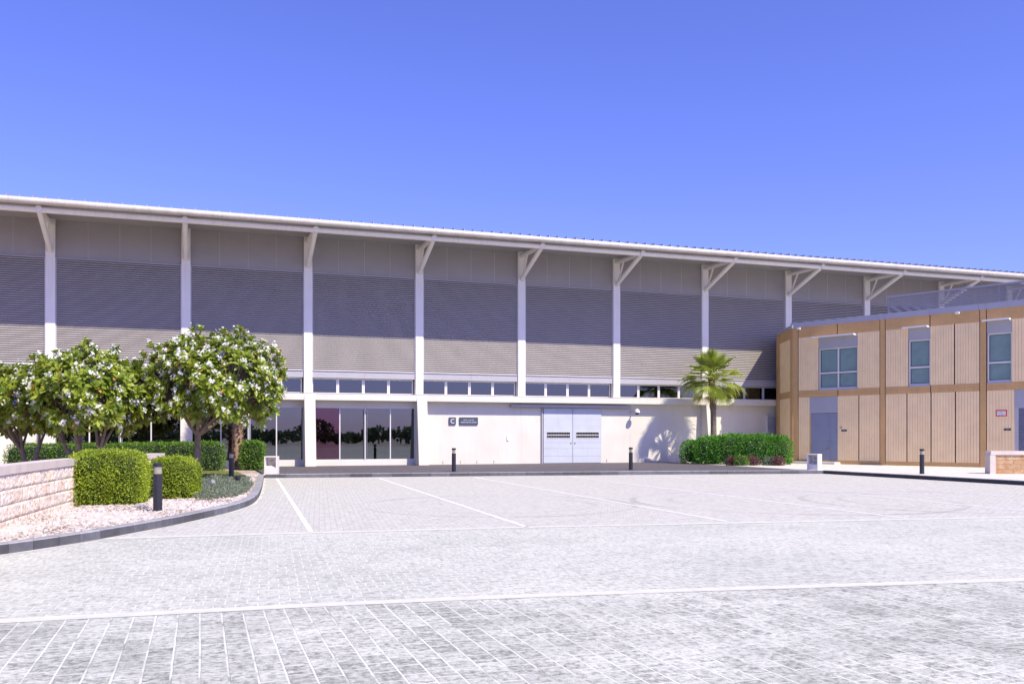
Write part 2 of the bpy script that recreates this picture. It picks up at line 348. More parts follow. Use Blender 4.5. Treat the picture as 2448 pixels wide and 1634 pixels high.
def kerb(path, h, wd, name, side=1):
    """separate kerb stones with hairline joints"""
    mb = MB()
    for i in range(len(path)-1):
        a, b = path[i], path[i+1]; d = (b-a); Ln = d.length
        if Ln < .05: continue
        d /= Ln; a2 = a+d*.004; b2 = b-d*.004
        def nrm(k):
            t = (path[min(k+1, len(path)-1)]-path[max(k-1, 0)]); t.z = 0; t.normalize(); return Vector((-t.y, t.x, 0))*side
        na, nb = nrm(i), nrm(i+1); hz = h+random.uniform(-.002, .002)
        mb.add([(a2.x, a2.y, -.05), (b2.x, b2.y, -.05), (b2.x+nb.x*wd, b2.y+nb.y*wd, -.05), (a2.x+na.x*wd, a2.y+na.y*wd, -.05),
                (a2.x+na.x*.012, a2.y+na.y*.012, hz), (b2.x+nb.x*.012, b2.y+nb.y*.012, hz), (b2.x+nb.x*wd, b2.y+nb.y*wd, hz), (a2.x+na.x*wd, a2.y+na.y*wd, hz),
                (a2.x, a2.y, hz-.015), (b2.x, b2.y, hz-.015)],
               [(0, 3, 2, 1), (4, 5, 6, 7), (0, 1, 9, 8), (8, 9, 5, 4), (2, 3, 7, 6), (0, 8, 4, 7, 3), (1, 2, 6, 5, 9)])
    o = struct(name, mb, 'kerb'); o.data.materials.append(M['kerbtop'])
    for i, pl in enumerate(o.data.polygons):
        if pl.normal.z > .6: pl.material_index = 1  # upward faces get the paler kerb material
    return o
GP = smoothpath(gpts, .42)
kerb(GP, .16, .22, 'garden_kerb')
mb = MB()
for i, p in enumerate(GP):
    t = GP[min(i+1, len(GP)-1)]-GP[max(i-1, 0)]; t.z = 0; t.normalize(); n_ = Vector((-t.y, t.x, 0)); wv = .07+.04*math.sin(i*1.3)
    mb.v += [(p.x-n_.x*wv, p.y-n_.y*wv, .0035), (p.x+n_.x*.03, p.y+n_.y*.03, .0035)]
    if i: k = 2*i; mb.f.append((k-2, k, k+1, k-1))
struct('sand_drift', mb, 'concrete')
kp = [Vector((x, y, 0)) for x, y in kerbp]
kerb(smoothpath(kp, .8), .16, .15, 'pavement_kerb')
kdir = Vector((kend.x-corner.x, kend.y-corner.y, 0)).normalized()
c3 = Vector((corner.x, corner.y, 0))
M['kerbdark'] = mat('dark_kerb_stone', (.032, .032, .042), .7, .18, 6, .25, 60, island=.3)
kk = kerb([c3+kdir*(.8*i) for i in range(36)], .16, .15, 'side_kerb'); kk.data.materials[0] = M['kerbdark']

# pavements at kerb height
XB = 26.55
gx = gpts[-1].x
mb = MB(); K = smoothpath(kp, 1.0)
top = [(p.x, p.y+.15) for p in K if p.x < XB-.2]
yb = interp(kerbp, XB)+.15
mb.add([(x, y, .15) for x, y in top]+[(XB, yb, .15)]+[(XB, 50, .15), (top[0][0], 50, .15)], [tuple(range(len(top)+3))])
struct('dark_pavement', mb, 'darkpave')
mb = MB(); e = c3+kdir*28
mb.add([(XB, yb, .15), (corner.x+.13, corner.y+.16, .15), (e.x+.14, e.y, .15), (70, e.y, .15), (70, 50, .15), (XB, 50, .15)], [tuple(range(6))])
struct('light_pavement', mb, 'lightpave')

# garden bed surface
mb = MB(); inner = []
for i, p in enumerate(GP):
    t = GP[min(i+1, len(GP)-1)]-GP[max(i-1, 0)]; t.z = 0; t.normalize(); inner.append((p.x-t.y*.21, p.y+t.x*.21))
inner = [q for q in inner]
mb.add([(x, y, .125) for x, y in inner]+[(gx-.22, 50, .125), (-70, 50, .125), (-70, inner[0][1], .125)], [tuple(range(len(inner)+3))])
struct('garden_soil', mb, 'soil')
def inside(x, y, poly):
    c = False; j = len(poly)-1
    for i in range(len(poly)):
        xi, yi = poly[i]; xj, yj = poly[j]
        if (yi > y) != (yj > y) and x < (xj-xi)*(y-yi)/(yj-yi)+xi: c = not c
        j = i
    return c
gardenpoly = inner+[(gx-.25, 47), (-40, 47), (-40, inner[0][1])]

# ================================================================ HALL
YC = 47.9
colpx = [(120.1, 720), (444.5, 720), (736.8, 740), (1003, 720), (1247.6, 720), (1474.7, 720), (1686.6, 740), (1885.9, 740), (2074, 710), (2252, 693)]
CX = [ony(x, y, YC).x for x, y in colpx]
CX = [CX[0]-11.96, CX[0]-5.98]+CX+[CX[-1]+5.98*k for k in (1, 2, 3)]
I0 = 2
ZS = 12.1; ZL1 = 10.27; ZL0 = 5.12; ZF0 = 4.78; ZW0 = 3.93; ZG0 = 3.58
hall = thing('exercise_hall', 'long cream hall with white columns, tall grey louvres and overhanging eave', 'building', (CX[I0], 48, 0))
XL, XR = CX[0]-.2, CX[-1]+.2
# soffit, roof, gutter, tube
mb = MB()
y = 44.35
while y < 48.2:
    mb.box(XL, XR, y, y+.19, ZS+.01, ZS+.05); mb.box(XL, XR, y+.19, y+.22, ZS+.03, ZS+.06); y += .22
obj('soffit', mb, 'soffit', hall)
mb = MB(); mb.add([(XL, 44.3, ZS+.06), (XR, 44.3, ZS+.06), (XR, 80, ZS+1.9), (XL, 80, ZS+1.9), (XL, 44.3, ZS+.0), (XR, 44.3, ZS+.0), (XR, 80, ZS-.2), (XL, 80, ZS-.2)],
   [(0, 1, 2, 3), (4, 7, 6, 5), (0, 4, 5, 1), (1, 5, 6, 2), (2, 6, 7, 3), (3, 7, 4, 0)])
x = XL
while x < XR:
    mb.add([(x-.02, 44.42, ZS+.06), (x+.02, 44.42, ZS+.06), (x+.02, 52, ZS+.5), (x-.02, 52, ZS+.5), (x, 44.48, ZS+.255), (x, 52, ZS+.64)],
           [(0, 1, 4), (1, 2, 5, 4), (3, 0, 4, 5), (2, 3, 5), (0, 3, 2, 1)]); x += .52
obj('roof', mb, 'roof', hall)
def arcpipe(name, yc, zc, r, m, seg):
    mb = MB(); xs = [XL]
    for c in CX: xs.append(c+seg)
    xs.append(XR); xs = sorted(xs)
    for a, b in zip(xs, xs[1:]):
        if b-a < .05: continue
        mb.tube([(a+.006, yc, zc), (b-.006, yc, zc)], r, 24)
        if name == 'gutter': mb.tube([(b-.03, yc, zc), (b+.03, yc, zc)], r+.008, 24)
    return obj(name, mb, m, hall, smooth=True)
arcpipe('gutter', 44.28, 12.04, .145, 'gutter', .0)
arcpipe('eave_tube', 44.75, 11.78, .14, 'white', .0)
# columns with brackets
for i, cx in enumerate(CX):
    mb = MB(); mb.box(cx-.215, cx+.215, YC, YC+.55, ZG0+.3, ZS)
    c = obj('column', mb, 'white', hall, bevel=.008)
    mb = MB(); mb.tube([(cx, YC+.1, 11.86), (cx, 44.78, 11.80)], .125, 16); obj('bracket_arm', mb, 'white', c, smooth=True)
    mb = MB(); mb.tube([(cx, YC+.12, 10.52), (cx, 44.80, 11.74)], .125, 16); obj('brace', mb, 'white', c, smooth=True)
    mb = MB(); mb.tube([(cx, YC-.92, 11.83), (cx, YC-.22, 10.72)], .055, 12); obj('strut', mb, 'white', c, smooth=True)
    mb = MB(); mb.tube([(cx, 44.57, 11.78), (cx, 44.75, 11.78)], .15, 24); obj('end_cap', mb, 'white', c, smooth=True)
# bays
xdoor0, xdoor1 = ony(1300, 1040, 47.9).x, ony(1438, 1040, 47.9).x
for i in range(len(CX)-1):
    a, b = CX[i]+.215, CX[i+1]-.215
    mb = MB()
    n = 4; wd = (b-a)/n
    for k in range(n): mb.box(a+k*wd+.006, a+(k+1)*wd-.006, YC+.14, YC+.2, ZL1+.03, ZS)
    mb.box(a, b, YC+.16, YC+.22, ZL1, ZS)
    nf = len(mb.f)
    for k in range(1, 4): mb.box(a+k*wd-.004, a+k*wd+.004, YC+.135, YC+.17, ZL1+.03, ZS)
    wp_ = obj('wall_panel', mb, 'upper', hall); wp_.data.materials.append(M['frame'])
    for pl in wp_.data.polygons[nf:]: pl.material_index = 1
    # louvre: tilted blades
    mb = MB(); pitch = .1055; nb = int((ZL1-ZL0-.06)/pitch)
    for k in range(nb):
        z = ZL0+.04+k*pitch
        T = lambda x, y, z2: (x, y, z2)
        mb.add([(a+.05, YC+.09, z), (b-.05, YC+.09, z), (b-.05, YC+.097, z+.044), (a+.05, YC+.097, z+.044),
                (a+.05, YC+.17, z+.072), (b-.05, YC+.17, z+.072), (b-.05, YC+.165, z+.06), (a+.05, YC+.165, z+.06), (b-.05, YC+.10, z-.002), (a+.05, YC+.10, z-.002)],
               [(0, 1, 2, 3), (3, 2, 5, 4), (4, 5, 6, 7), (7, 6, 8, 9), (9, 8, 1, 0)])
    lv = obj('louver_panel', mb, 'louver', hall)
    mb = MB(); mb.box(a, a+.05, YC+.06, YC+.2, ZL0, ZL1); mb.box(b-.05, b, YC+.06, YC+.2, ZL0, ZL1)
    mb.box(a+.05, b-.05, YC+.07, YC+.2, ZL1-.05, ZL1-.002); mb.box(a+.05, b-.05, YC+.04, YC+.2, ZL0, ZL0+.04)
    obj('louver_frame', mb, 'fascia', lv)
    mb = MB(); mb.box(a, b, YC+.22, YC+.26, ZL0, ZL1); obj('louver_backing', mb, 'back', lv)
    mb = MB(); mid = (a+b)/2
    mb.box(a, mid-.003, YC+.08, YC+.3, ZF0, ZL0-.003); mb.box(mid+.003, b, YC+.08, YC+.3, ZF0, ZL0-.003); obj('fascia', mb, 'fascia', hall)
    # clerestory windows
    if i < I0+8:
        bb = b-.06; ww = (bb-a)/4
        for k in range(4):
            x0, x1 = a+k*ww+.004, a+(k+1)*ww-.004
            mb = MB(); y0, y1 = YC+.34, YC+.42; z0, z1 = ZW0+.005, ZF0+.02
            mb.box(x0, x0+.07, y0, y1, z0, z1); mb.box(x1-.07, x1, y0, y1, z0, z1)
            mb.box(x0+.07, x1-.07, y0, y1, z0, z0+.07); mb.box(x0+.07, x1-.07, y0, y1, z1-.09, z1)
            wn = obj('clerestory_window', mb, 'frame', hall, bevel=.004)
            mb = MB(); mb.box(x0+.07, x1-.07, y0+.035, y0+.045, z0+.07, z1-.09); obj('pane', mb, 'glassc', wn)
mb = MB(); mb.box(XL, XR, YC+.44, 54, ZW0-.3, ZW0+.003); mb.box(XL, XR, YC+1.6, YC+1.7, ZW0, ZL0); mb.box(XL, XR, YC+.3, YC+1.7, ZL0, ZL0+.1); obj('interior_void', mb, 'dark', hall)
# ledge
YLg = 47.45
mb = MB(); mb.box(XL, XR, YLg, YC+.56, ZG0, ZW0-.004); mb.box(XL, XR, YLg-.02, YLg+.2, ZW0-.004, ZW0+.012); obj('ledge', mb, 'render', hall, bevel=.012)
# battered piers
pierI = [I0, I0+1, I0+2, I0+3, I0+6]
for i in [0, 1]+pierI+[I0+8]:
    cx = CX[i]+.02; mb = MB(); x0, x1 = cx-.27, cx+.29
    mb.add([(x0, 46.98, .15), (x1, 46.98, .15), (x1, 48.3, .15), (x0, 48.3, .15), (x0, YLg-.003, ZW0-.004), (x1, YLg-.003, ZW0-.004), (x1, 48.3, ZW0-.004), (x0, 48.3, ZW0-.004)],
           [(0, 3, 2, 1), (4, 5, 6, 7), (0, 1, 5, 4), (1, 2, 6, 5), (2, 3, 7, 6), (3, 0, 4, 7)])
    obj('pier', mb, 'render', hall, bevel=.015)
# lower walls: solid bays
YW = 48.0
def wallseg(x0, x1, z0=.1, z1=ZG0): 
    mb = MB(); mb.box(x0, x1, YW, YW+.25, z0, z1); return mb
segs = [(XL, CX[I0]-.2), (CX[I0+3]+.25, CX[I0+4]+.0), (CX[I0+4]+.006, xdoor0-.12), (xdoor1+.0, CX[I0+5]+.9), (CX[I0+5]+.906, CX[I0+6]-.2), (CX[I0+6]+.25, XR)]
for s in segs: obj('wall', wallseg(*s), 'render', hall)
mb = MB(); mb.box(xdoor0-.12, xdoor1, YW, YW+.25, 3.3, ZG0); mb.box(xdoor0-.2, xdoor1+.2, YW+.4, YW+.45, .1, 3.4); obj('door_lintel', mb, 'render', hall)
# glazed bays
for i in (I0, I0+1, I0+2):
    a, b = CX[i]+.25, CX[i+1]-.2
    obj('wall', wallseg(a, b, .15, .42), 'render', hall); obj('lintel', wallseg(a, b, 3.25, ZG0), 'render', hall)
    a += .02; n = 4; wd = (b-a-.06)/n
    gz = MB(); gz.box(a, b, YW+.02, YW+.12, 3.19, 3.25); gz.box(a, b, YW+.02, YW+.12, .42, .48); gz.box(b-.07, b, YW+.02, YW+.12, .48, 3.19); gz.box(a, a+.03, YW+.02, YW+.12, .48, 3.19)
    gw = obj('glazed_front', gz, 'frame', hall, bevel=.004)
    for k in range(n):
        x0 = a+.03+k*wd
        mb = MB(); mb.box(x0+.03, x0+wd-.03, YW+.06, YW+.075, .48, 3.19)
        obj('pane', mb, 'glassp' if (i == I0+2 and k == 0) else 'glass', gw)
        if 0 < k:
            mb = MB(); mb.box(x0-.03, x0+.03, YW+.0, YW+.12, .43, 3.24)
            obj('mullion', mb, 'frame', gw, bevel=.004)
            if k == 2:
                for s in (-.07, .07):
                    mb = MB(); mb.tube([(x0+s, YW-.06, .55), (x0+s, YW-.06, 3.1)], .018, 8)
                    for zz in (.7, 1.3, 2.0, 2.9): mb.tube([(x0+s, YW-.06, zz), (x0+s, YW+.07, zz)], .01, 6)
                    obj('pull_handle', mb, 'chrome', gw, smooth=True)
    mb = MB()                                     # inner lobby framing seen through the glass
    for xx in (.18, .43, .62, .84): mb.box(a+(b-a)*xx, a+(b-a)*xx+.04, 50.5, 50.54, .15, 3.3)
    mb.box(a, b, 50.5, 50.55, 1.8, 1.84); mb.box(a+.5, b-.4, 50.5, 50.55, 3.0, 3.05)
    obj('inner_frame', mb, 'frame', gw)
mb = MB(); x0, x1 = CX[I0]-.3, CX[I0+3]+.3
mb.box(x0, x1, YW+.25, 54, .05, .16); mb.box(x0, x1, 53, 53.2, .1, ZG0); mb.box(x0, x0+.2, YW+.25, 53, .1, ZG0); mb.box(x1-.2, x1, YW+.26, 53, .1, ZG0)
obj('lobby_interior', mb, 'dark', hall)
# sliding double door
hd = (xdoor0+xdoor1)/2
for s, (x0, x1) in enumerate(((xdoor0, hd-.012), (hd+.012, xdoor1))):
    yd = 47.93; wd = x1-x0; zb, zt = .17, 3.30
    vx0, vx1, vz0, vz1 = x0+wd*.11, x0+wd*.91, 1.60, 1.93
    mb = MB()
    zs = [zb, .56, .92, 1.28]; mb2 = []
    for za, zc in ((zb, .56), (.566, 1.0), (1.005, 1.35), (1.355, vz0)): 
        mb.box(x0, x0+wd*.5-.002, yd, yd+.06, za, zc-.003); mb.box(x0+wd*.5+.002, x1, yd, yd+.06, za, zc-.003)
    mb.box(x0, vx0, yd, yd+.06, vz0, vz1); mb.box(vx1, x1, yd, yd+.06, vz0, vz1)
    for za, zc in ((vz1, 2.3), (2.3, 2.66), (2.66, 3.0), (3.0, zt)):
        mb.box(x0, x0+wd*.5-.002, yd, yd+.06, za+.003, zc); mb.box(x0+wd*.5+.002, x1, yd, yd+.06, za+.003, zc)
    mb.box(x0, x1, yd+.02, yd+.07, zb, vz0); mb.box(x0, x1, yd+.02, yd+.07, vz1, zt)
    d = obj('sliding_door', mb, 'door', hall)
    mb = MB(); mb.box(vx0-.03, vx1+.03, yd-.012, yd, vz0-.04, vz0); mb.box(vx0-.03, vx1+.03, yd-.012, yd, vz1, vz1+.04); mb.box(vx0-.03, vx0, yd-.012, yd, vz0, vz1); mb.box(vx1, vx1+.03, yd-.012, yd, vz0, vz1)
    mb.box(vx0, vx1, yd+.0, yd+.03, (vz0+vz1)/2-.02, (vz0+vz1)/2+.02)
    for k in range(1, 14): xx = vx0+(vx1-vx0)*k/14; mb.box(xx-.004, xx+.004, yd+.02, yd+.026, vz0, vz1)
    v = obj('vent_window', mb, 'frame', d)
    mb = MB(); mb.box(vx0, vx1, yd+.05, yd+.06, vz0, vz1); obj('vent_void', mb, 'black', v)
    mb = MB(); hx = hd+(-.11 if s == 0 else .13); mb.tube([(hx, yd-.02, 1.30), (hx, yd+.01, 1.30)], .045, 16); mb.box(hx-.03, hx+.03, yd-.04, yd-.02, 1.29, 1.32); obj('handle', mb, 'rock', d, smooth=True)
mb = MB(); mb.box(xdoor0-.12, xdoor0-.05, 47.9, YW+.3, .15, 3.3); obj('door_jamb', mb, 'fascia', hall)
rx0, rx1 = ony(1222, 967, 47.75).x, ony(1507, 967, 47.75).x
mb = MB(); mb.box(rx0, rx1, 47.74, 47.98, 3.33, 3.47); mb.box(rx0, rx1, 47.70, 47.74, 3.36, 3.48); obj('door_rail', mb, 'fascia', hall, bevel=.01)
# grille by the corner
gx0, gx1 = ony(1835, 1010, 47.9).x, ony(1862, 1010, 47.9).x
mb = MB()
z = .3
while z < 2.9: mb.add([(gx0, 47.90, z), (gx1, 47.90, z), (gx1, 47.97, z+.07), (gx0, 47.97, z+.07)], [(0, 1, 2, 3)]); z += .095
mb.box(gx0-.03, gx0, 47.88, 48, .2, 2.95); mb.box(gx1, gx1+.03, 47.88, 48, .2, 2.95); mb.box(gx0-.03, gx1+.03, 47.88, 48, 2.95, 3.0)
obj('grille', mb, 'frame', hall)
for px in (1059, 1101, 1140.5, 1181, 1451, 1543, 1578):                 # short pipe stubs along the wall foot
    p = ony(px, 1104, YW-.03); mb = MB(); mb.tube([(p.x, YW-.02, .2), (p.x, YW-.02, .36)], .012, 6); obj('weep_pipe', mb, 'rock', hall)
mb = MB(); mb.box(XL+.1, XR-.1, YC+.25, 80, ZL0+.1, ZS-.1); mb.box(XL, XL+.2, YW+.3, 80, 0, ZS); mb.box(XR-.2, XR, YW+.3, 80, 0, ZS); mb.box(XL, XR, 79.8, 80, 0, ZS); obj('hall_body', mb, 'upper', hall)

# wall signs
def text_mb(s, size, X, Y, Z, depth=.006, fit=None, font=None):
    cu = bpy.data.curves.new('t', 'FONT'); cu.body = s; cu.size = size; cu.extrude = depth/2; cu.align_x = 'CENTER'; cu.align_y = 'CENTER'
    if font: cu.font = font
    o = bpy.data.objects.new('t', cu); COL.objects.link(o); bpy.context.view_layer.update()
    me = bpy.data.meshes.new_from_object(o.evaluated_get(bpy.context.evaluated_depsgraph_get()))
    mb = MB(); xs = [v.co.x for v in me.vertices] or [0]; ys = [v.co.y for v in me.vertices] or [0]
    cx, cy = (min(xs)+max(xs))/2, (min(ys)+max(ys))/2; k = fit/(max(xs)-min(xs)) if fit and max(xs) > min(xs) else 1
    mb.v = [(v.co.x, v.co.y, v.co.z) for v in me.vertices]; mb.f = [tuple(p.vertices) for p in me.polygons]
    mb.v = [(X+(x-cx)*k, Y-z, Z+(y-cy)*k) for x, y, z in mb.v]
    bpy.data.objects.remove(o); bpy.data.curves.remove(cu); return mb
def roundrect(x0, x1, z0, z1, r, n=5):
    out = []
    for cx, cz, a0 in ((x1-r, z1-r, 0), (x0+r, z1-r, 90), (x0+r, z0+r, 180), (x1-r, z0+r, 270)):
        for k in range(n+1): a = R(a0+90*k/n); out.append((cx+r*math.cos(a), cz+r*math.sin(a)))
    return out
def plate(name, px0, px1, py0, py1, Y, r, m, th, label, cat):
    p0, p1 = ony(px0, py1, Y), ony(px1, py0, Y)
    t = thing(name, label, cat, ((p0.x+p1.x)/2, YW, p0.z))
    mb = MB(); mb.prism(roundrect(p0.x, p1.x, p0.z, p1.z, r), Y, YW+.01, T=lambda x, z, y: (x, y, z)); mb.f = [tuple(reversed(f)) for f in mb.f]
    obj('sign_plate', mb, m, t); return t, p0, p1
YS = 47.94
t, p0, p1 = plate('letter_sign', 1073.2, 1090, 997, 1015, YS, .04, 'sign', .06, 'small square dark blue sign with a white letter C', 'sign')
obj('lettering', text_mb('C', .34, (p0.x+p1.x)/2, YS-.006, (p0.z+p1.z)/2), 'letter', t)
t, p0, p1 = plate('name_sign', 1098.2, 1142.7, 997, 1015, YS, .04, 'sign', .06, 'wide dark blue sign with white Arabic and English name lines', 'sign')
xc = (p0.x+p1.x)/2; H = p1.z-p0.z; Wd = p1.x-p0.x
obj('lettering', text_mb('Equine Exercise Center', .1, xc, YS-.006, p0.z+H*.34, fit=Wd*.84), 'letter', t)
ar = '\uFEE3\uFEAE\uFEDB\uFEB0 \uFE97\uFEAA\uFEAD\uFEF3\uFE90 \uFE8D\uFEDF\uFEA8\uFEF4\uFEDE'[::-1]
obj('lettering', text_mb(ar, .1, xc, YS-.006, p0.z+H*.66, fit=Wd*.60), 'letter', t)
p = ony(1214, 1048, YW-.03); mb = MB(); mb.box(p.x-.06, p.x+.06, YW-.04, YW+.01, p.z-.12, p.z+.12)
tag(obj('switch_box', mb, 'camw', bevel=.01), 'small white switch box on the wall left of the sliding door', 'switch')
# dome camera on wall
p = ony(1523, 984, 47.45); t = thing('dome_camera', 'white dome security camera on wall arm right of the sliding door', 'camera', (p.x, YW, p.z))
mb = MB(); mb.tube([(p.x-.05, YW+.01, p.z+.04), (p.x-.05, YW-.05, p.z+.04)], .09, 16); mb.tube([(p.x-.05, YW-.02, p.z+.04), (p.x, 47.5, p.z+.1)], .035, 10); obj('arm', mb, 'camw', t, smooth=True)
mb = MB(); mb.lathe([(.03, .18), (.09, .15), (.15, .06), (.17, 0), (.17, -.05), (.13, -.055)], 24, (p.x, 47.45, p.z)); obj('housing', mb, 'camw', t, smooth=True)
mb = MB(); mb.lathe([(.125, -.05), (.115, -.1), (.07, -.15), (.01, -.17)], 20, (p.x, 47.45, p.z)); obj('dome', mb, 'black', t, smooth=True)

# ================================================================ CLAD BUILDING
tA, tB = 52.0, 43.8
A = atd(1896, tA); B = atd(2448, tB); UD = (B-A).normalized(); UN = Vector((UD.y, -UD.x, 0))
if UN.dot(CAM-A) < 0: UN = -UN
LAB = (B-A).length
def W(u, d, z): 
    p = A+UD*u+UN*d; return (p.x, p.y, .15+(z-.15)*(1+.0014*u) if z > .5 else z)
def WT(x, y, z): return W(x, y, z)
def onw(px, py):
    d = ray(px, py); n = UN; k = (A-CAM).dot(n)/d.dot(n); p = CAM+d*k; q = p-A
    u = q.dot(UD); return u, .15+(p.z-.15)/(1+.0014*u)
def z8(x, y): return onw(1840+x/3.564, 740+y/3.564)
def U(x, y=700): return z8(x, y)[0]
def Zz(x, y): return z8(x, y)[1]
bld = thing('clad_building', 'two storey tan and beige clad building with small canopied windows', 'building', (A.x, A.y, 0))
ZP1 = Zz(930, 40); ZP0 = Zz(930, 88); ZT0 = Zz(930, 180); ZM1 = Zz(930, 662); ZM0 = Zz(930, 722); ZM = Zz(930, 690); ZPL = Zz(930, 1288)
UE = LAB+9
def wbox(mb, u0, u1, d0, d1, z0, z1): mb.box(u0, u1, d0, d1, z0, z1, T=W)
def flip(mb): mb.f = [tuple(reversed(f)) for f in mb.f]; return mb
def ribbed(u0, u1, z0, z1):
    mb = MB(); n = max(1, round((u1-u0)/.135)); w_ = (u1-u0)/n
    for k in range(n): wbox(mb, u0+k*w_+.005, u0+(k+1)*w_-.005, -.04, .012, z0, z1)
    o = obj('ribbed_panel', flip(mb), 'beige', bld); return o
# backing wall (dark joints show it)
mb = MB(); wbox(mb, .0, UE, -.30, -.22, .15, ZP0+.05)
obj('wall', flip(mb), 'groove', bld)
# pilasters (u ranges)
pil = [(0.0, U(243)), (U(941), U(985)), (U(1792), U(1846))]
gap = .05
for u0, u1 in pil:
    mb = MB()
    for za, zb in ((.15, ZPL), (ZPL+.004, ZM0), (ZM0+.004, ZM), (ZM+.004, ZM1), (ZM1+.004, ZT0), (ZT0+.004, ZP0)): wbox(mb, u0+.012, u1-.012, -.05, .03, za, zb)
    obj('pilaster', flip(mb), 'tan', bld)
# windows
wins = [(U(415, 480), U(750, 480), Zz(560, 320), Zz(585, 686), Zz(560, 232), 2, U(380, 200), U(740, 200)),
        (U(1180, 440), U(1370, 440), Zz(1270, 252), Zz(1270, 652), Zz(1270, 158), 1, U(1150, 150), U(1362, 150)),
        (U(1850, 400), U(2065, 400), Zz(1960, 192), Zz(1960, 620), Zz(1960, 96), 1, U(1828, 80), U(2060, 80))]
def bandsegs(u0, u1, z0, z1, cuts, name='cladding_band', split=None):
    us = [u0]+sorted(cuts)+[u1]
    for a, b in zip(us, us[1:]):
        mb = MB()
        if split: wbox(mb, a+gap/2, b-gap/2, -.05, .022, z0, split-.002); wbox(mb, a+gap/2, b-gap/2, -.05, .022, split+.002, z1)
        else: wbox(mb, a+gap/2, b-gap/2, -.05, .022, z0, z1)
        obj(name, flip(mb), 'tan', bld)
fields = [(pil[0][1]+.0, pil[1][0]), (pil[1][1], pil[2][0]), (pil[2][1], UE)]
topcuts = [[U(577, 150)], [U(1367, 90)], []]
midcuts = [[U(582, 710)], [U(1372, 670)], []]
for (f0, f1), tcx, mcx in zip(fields, topcuts, midcuts):
    bandsegs(f0, f1, ZT0+.003, ZP0, tcx); bandsegs(f0, f1, ZM0, ZM1, mcx, split=ZM)
    mb = MB(); wbox(mb, f0+.01, f1-.01, -.05, .0, .15, ZPL-.004); obj('plinth', flip(mb), 'tan', bld)
upp_p = [(fields[0][0], wins[0][0]), (wins[0][1], fields[0][1]), (fields[1][0], wins[1][0]), (wins[1][1], U(1575)), (U(1575), fields[1][1]), (fields[2][0], wins[2][0]), (wins[2][1], wins[2][1]+1.3), (wins[2][1]+1.3, wins[2][1]+3.2), (wins[2][1]+3.2, UE)]
for a, b in upp_p:
    if b-a > .08: ribbed(a+(gap/2 if a not in [w_[1] for w_ in wins] else 0), b-(gap/2 if b not in [w_[0] for w_ in wins] else 0), ZM1+.004, ZT0)
d0, d1 = U(340, 1000), U(580, 1000); s0, s1 = U(2085, 1000), U(2085, 1000)+2.2
low_p = [(fields[0][0], d0), (d1, U(760, 1000)), (U(760, 1000), fields[0][1]), (fields[1][0], U(1170, 1000)), (U(1170, 1000), U(1375, 1000)), (U(1375, 1000), U(1583, 1000)), (U(1583, 1000), fields[1][1]), (fields[2][0], s0), (s1, s1+1.8), (s1+1.8, UE)]
for a, b in low_p:
    if b-a > .08: ribbed(a+(gap/2 if a not in (d1, s1) else 0), b-(gap/2 if b not in (d0, s0) else 0), ZPL, ZM0-.004)
for (u0, u1, zt, zb, zh, nw, c0, c1) in wins:
    mb = MB(); wbox(mb, u0, u1, -.06, -.01, zt, ZT0); obj('header_panel', flip(mb), 'lilac', bld)
    zb0 = ZM1+.004
    mb = MB(); fr = .085; y0, y1 = -.17, -.10
    wbox(mb, u0, u0+fr, y0, y1, zb0, zt); wbox(mb, u1-fr, u1, y0, y1, zb0, zt); wbox(mb, u0+fr, u1-fr, y0, y1, zt-fr, zt); wbox(mb, u0+fr, u1-fr, y0, y1, zb0, zb0+fr+.03)
    zt2 = zb0+(zt-zb0)*.40; wbox(mb, u0+fr, u1-fr, y0, y1+.005, zt2-.045, zt2+.045)
    if nw == 2: um = (u0+u1)/2; wbox(mb, um-.05, um+.05, y0, y1+.008, zb0+fr+.03, zt-fr)
    wn = obj('window', flip(mb), 'frame', bld)
    cells = [(u0+fr, u1-fr)] if nw == 1 else [(u0+fr, um-.05), (um+.05, u1-fr)]
    for a, b in cells:
        for za, zc in ((zb0+fr+.03, zt2-.045), (zt2+.045, zt-fr)):
            mb = MB(); wbox(mb, a, b, y0-.0, y0+.02, za, zc); obj('pane', flip(mb), 'blind', wn)
            mb = MB()
            for (a1, b1, z1_, z2_) in ((a, a+.02, za, zc), (b-.02, b, za, zc), (a+.02, b-.02, za, za+.02), (a+.02, b-.02, zc-.02, zc)): wbox(mb, a1, b1, y0+.02, y1-.01, z1_, z2_)
            obj('reveal_shade', flip(mb), 'plate', wn)  # near-black strips paint shade into the window reveal around each pane
    mb = MB(); wbox(mb, u0+.002, u1-.002, -.12, .03, zb0-.03, zb0-.002); obj('sill', flip(mb), 'fascia', wn)
    mb = MB(); wbox(mb, c0, c1, -.02, .42, zh+.06, zh+.085); wbox(mb, c0, c1, .40, .43, zh+.0, zh+.085); wbox(mb, c1-.012, c1, -.0, .42, zh-.01, zh+.06); wbox(mb, c0, c0+.012, 0, .42, zh-.0, zh+.06)
    obj('sunshade', flip(mb), 'white', bld)
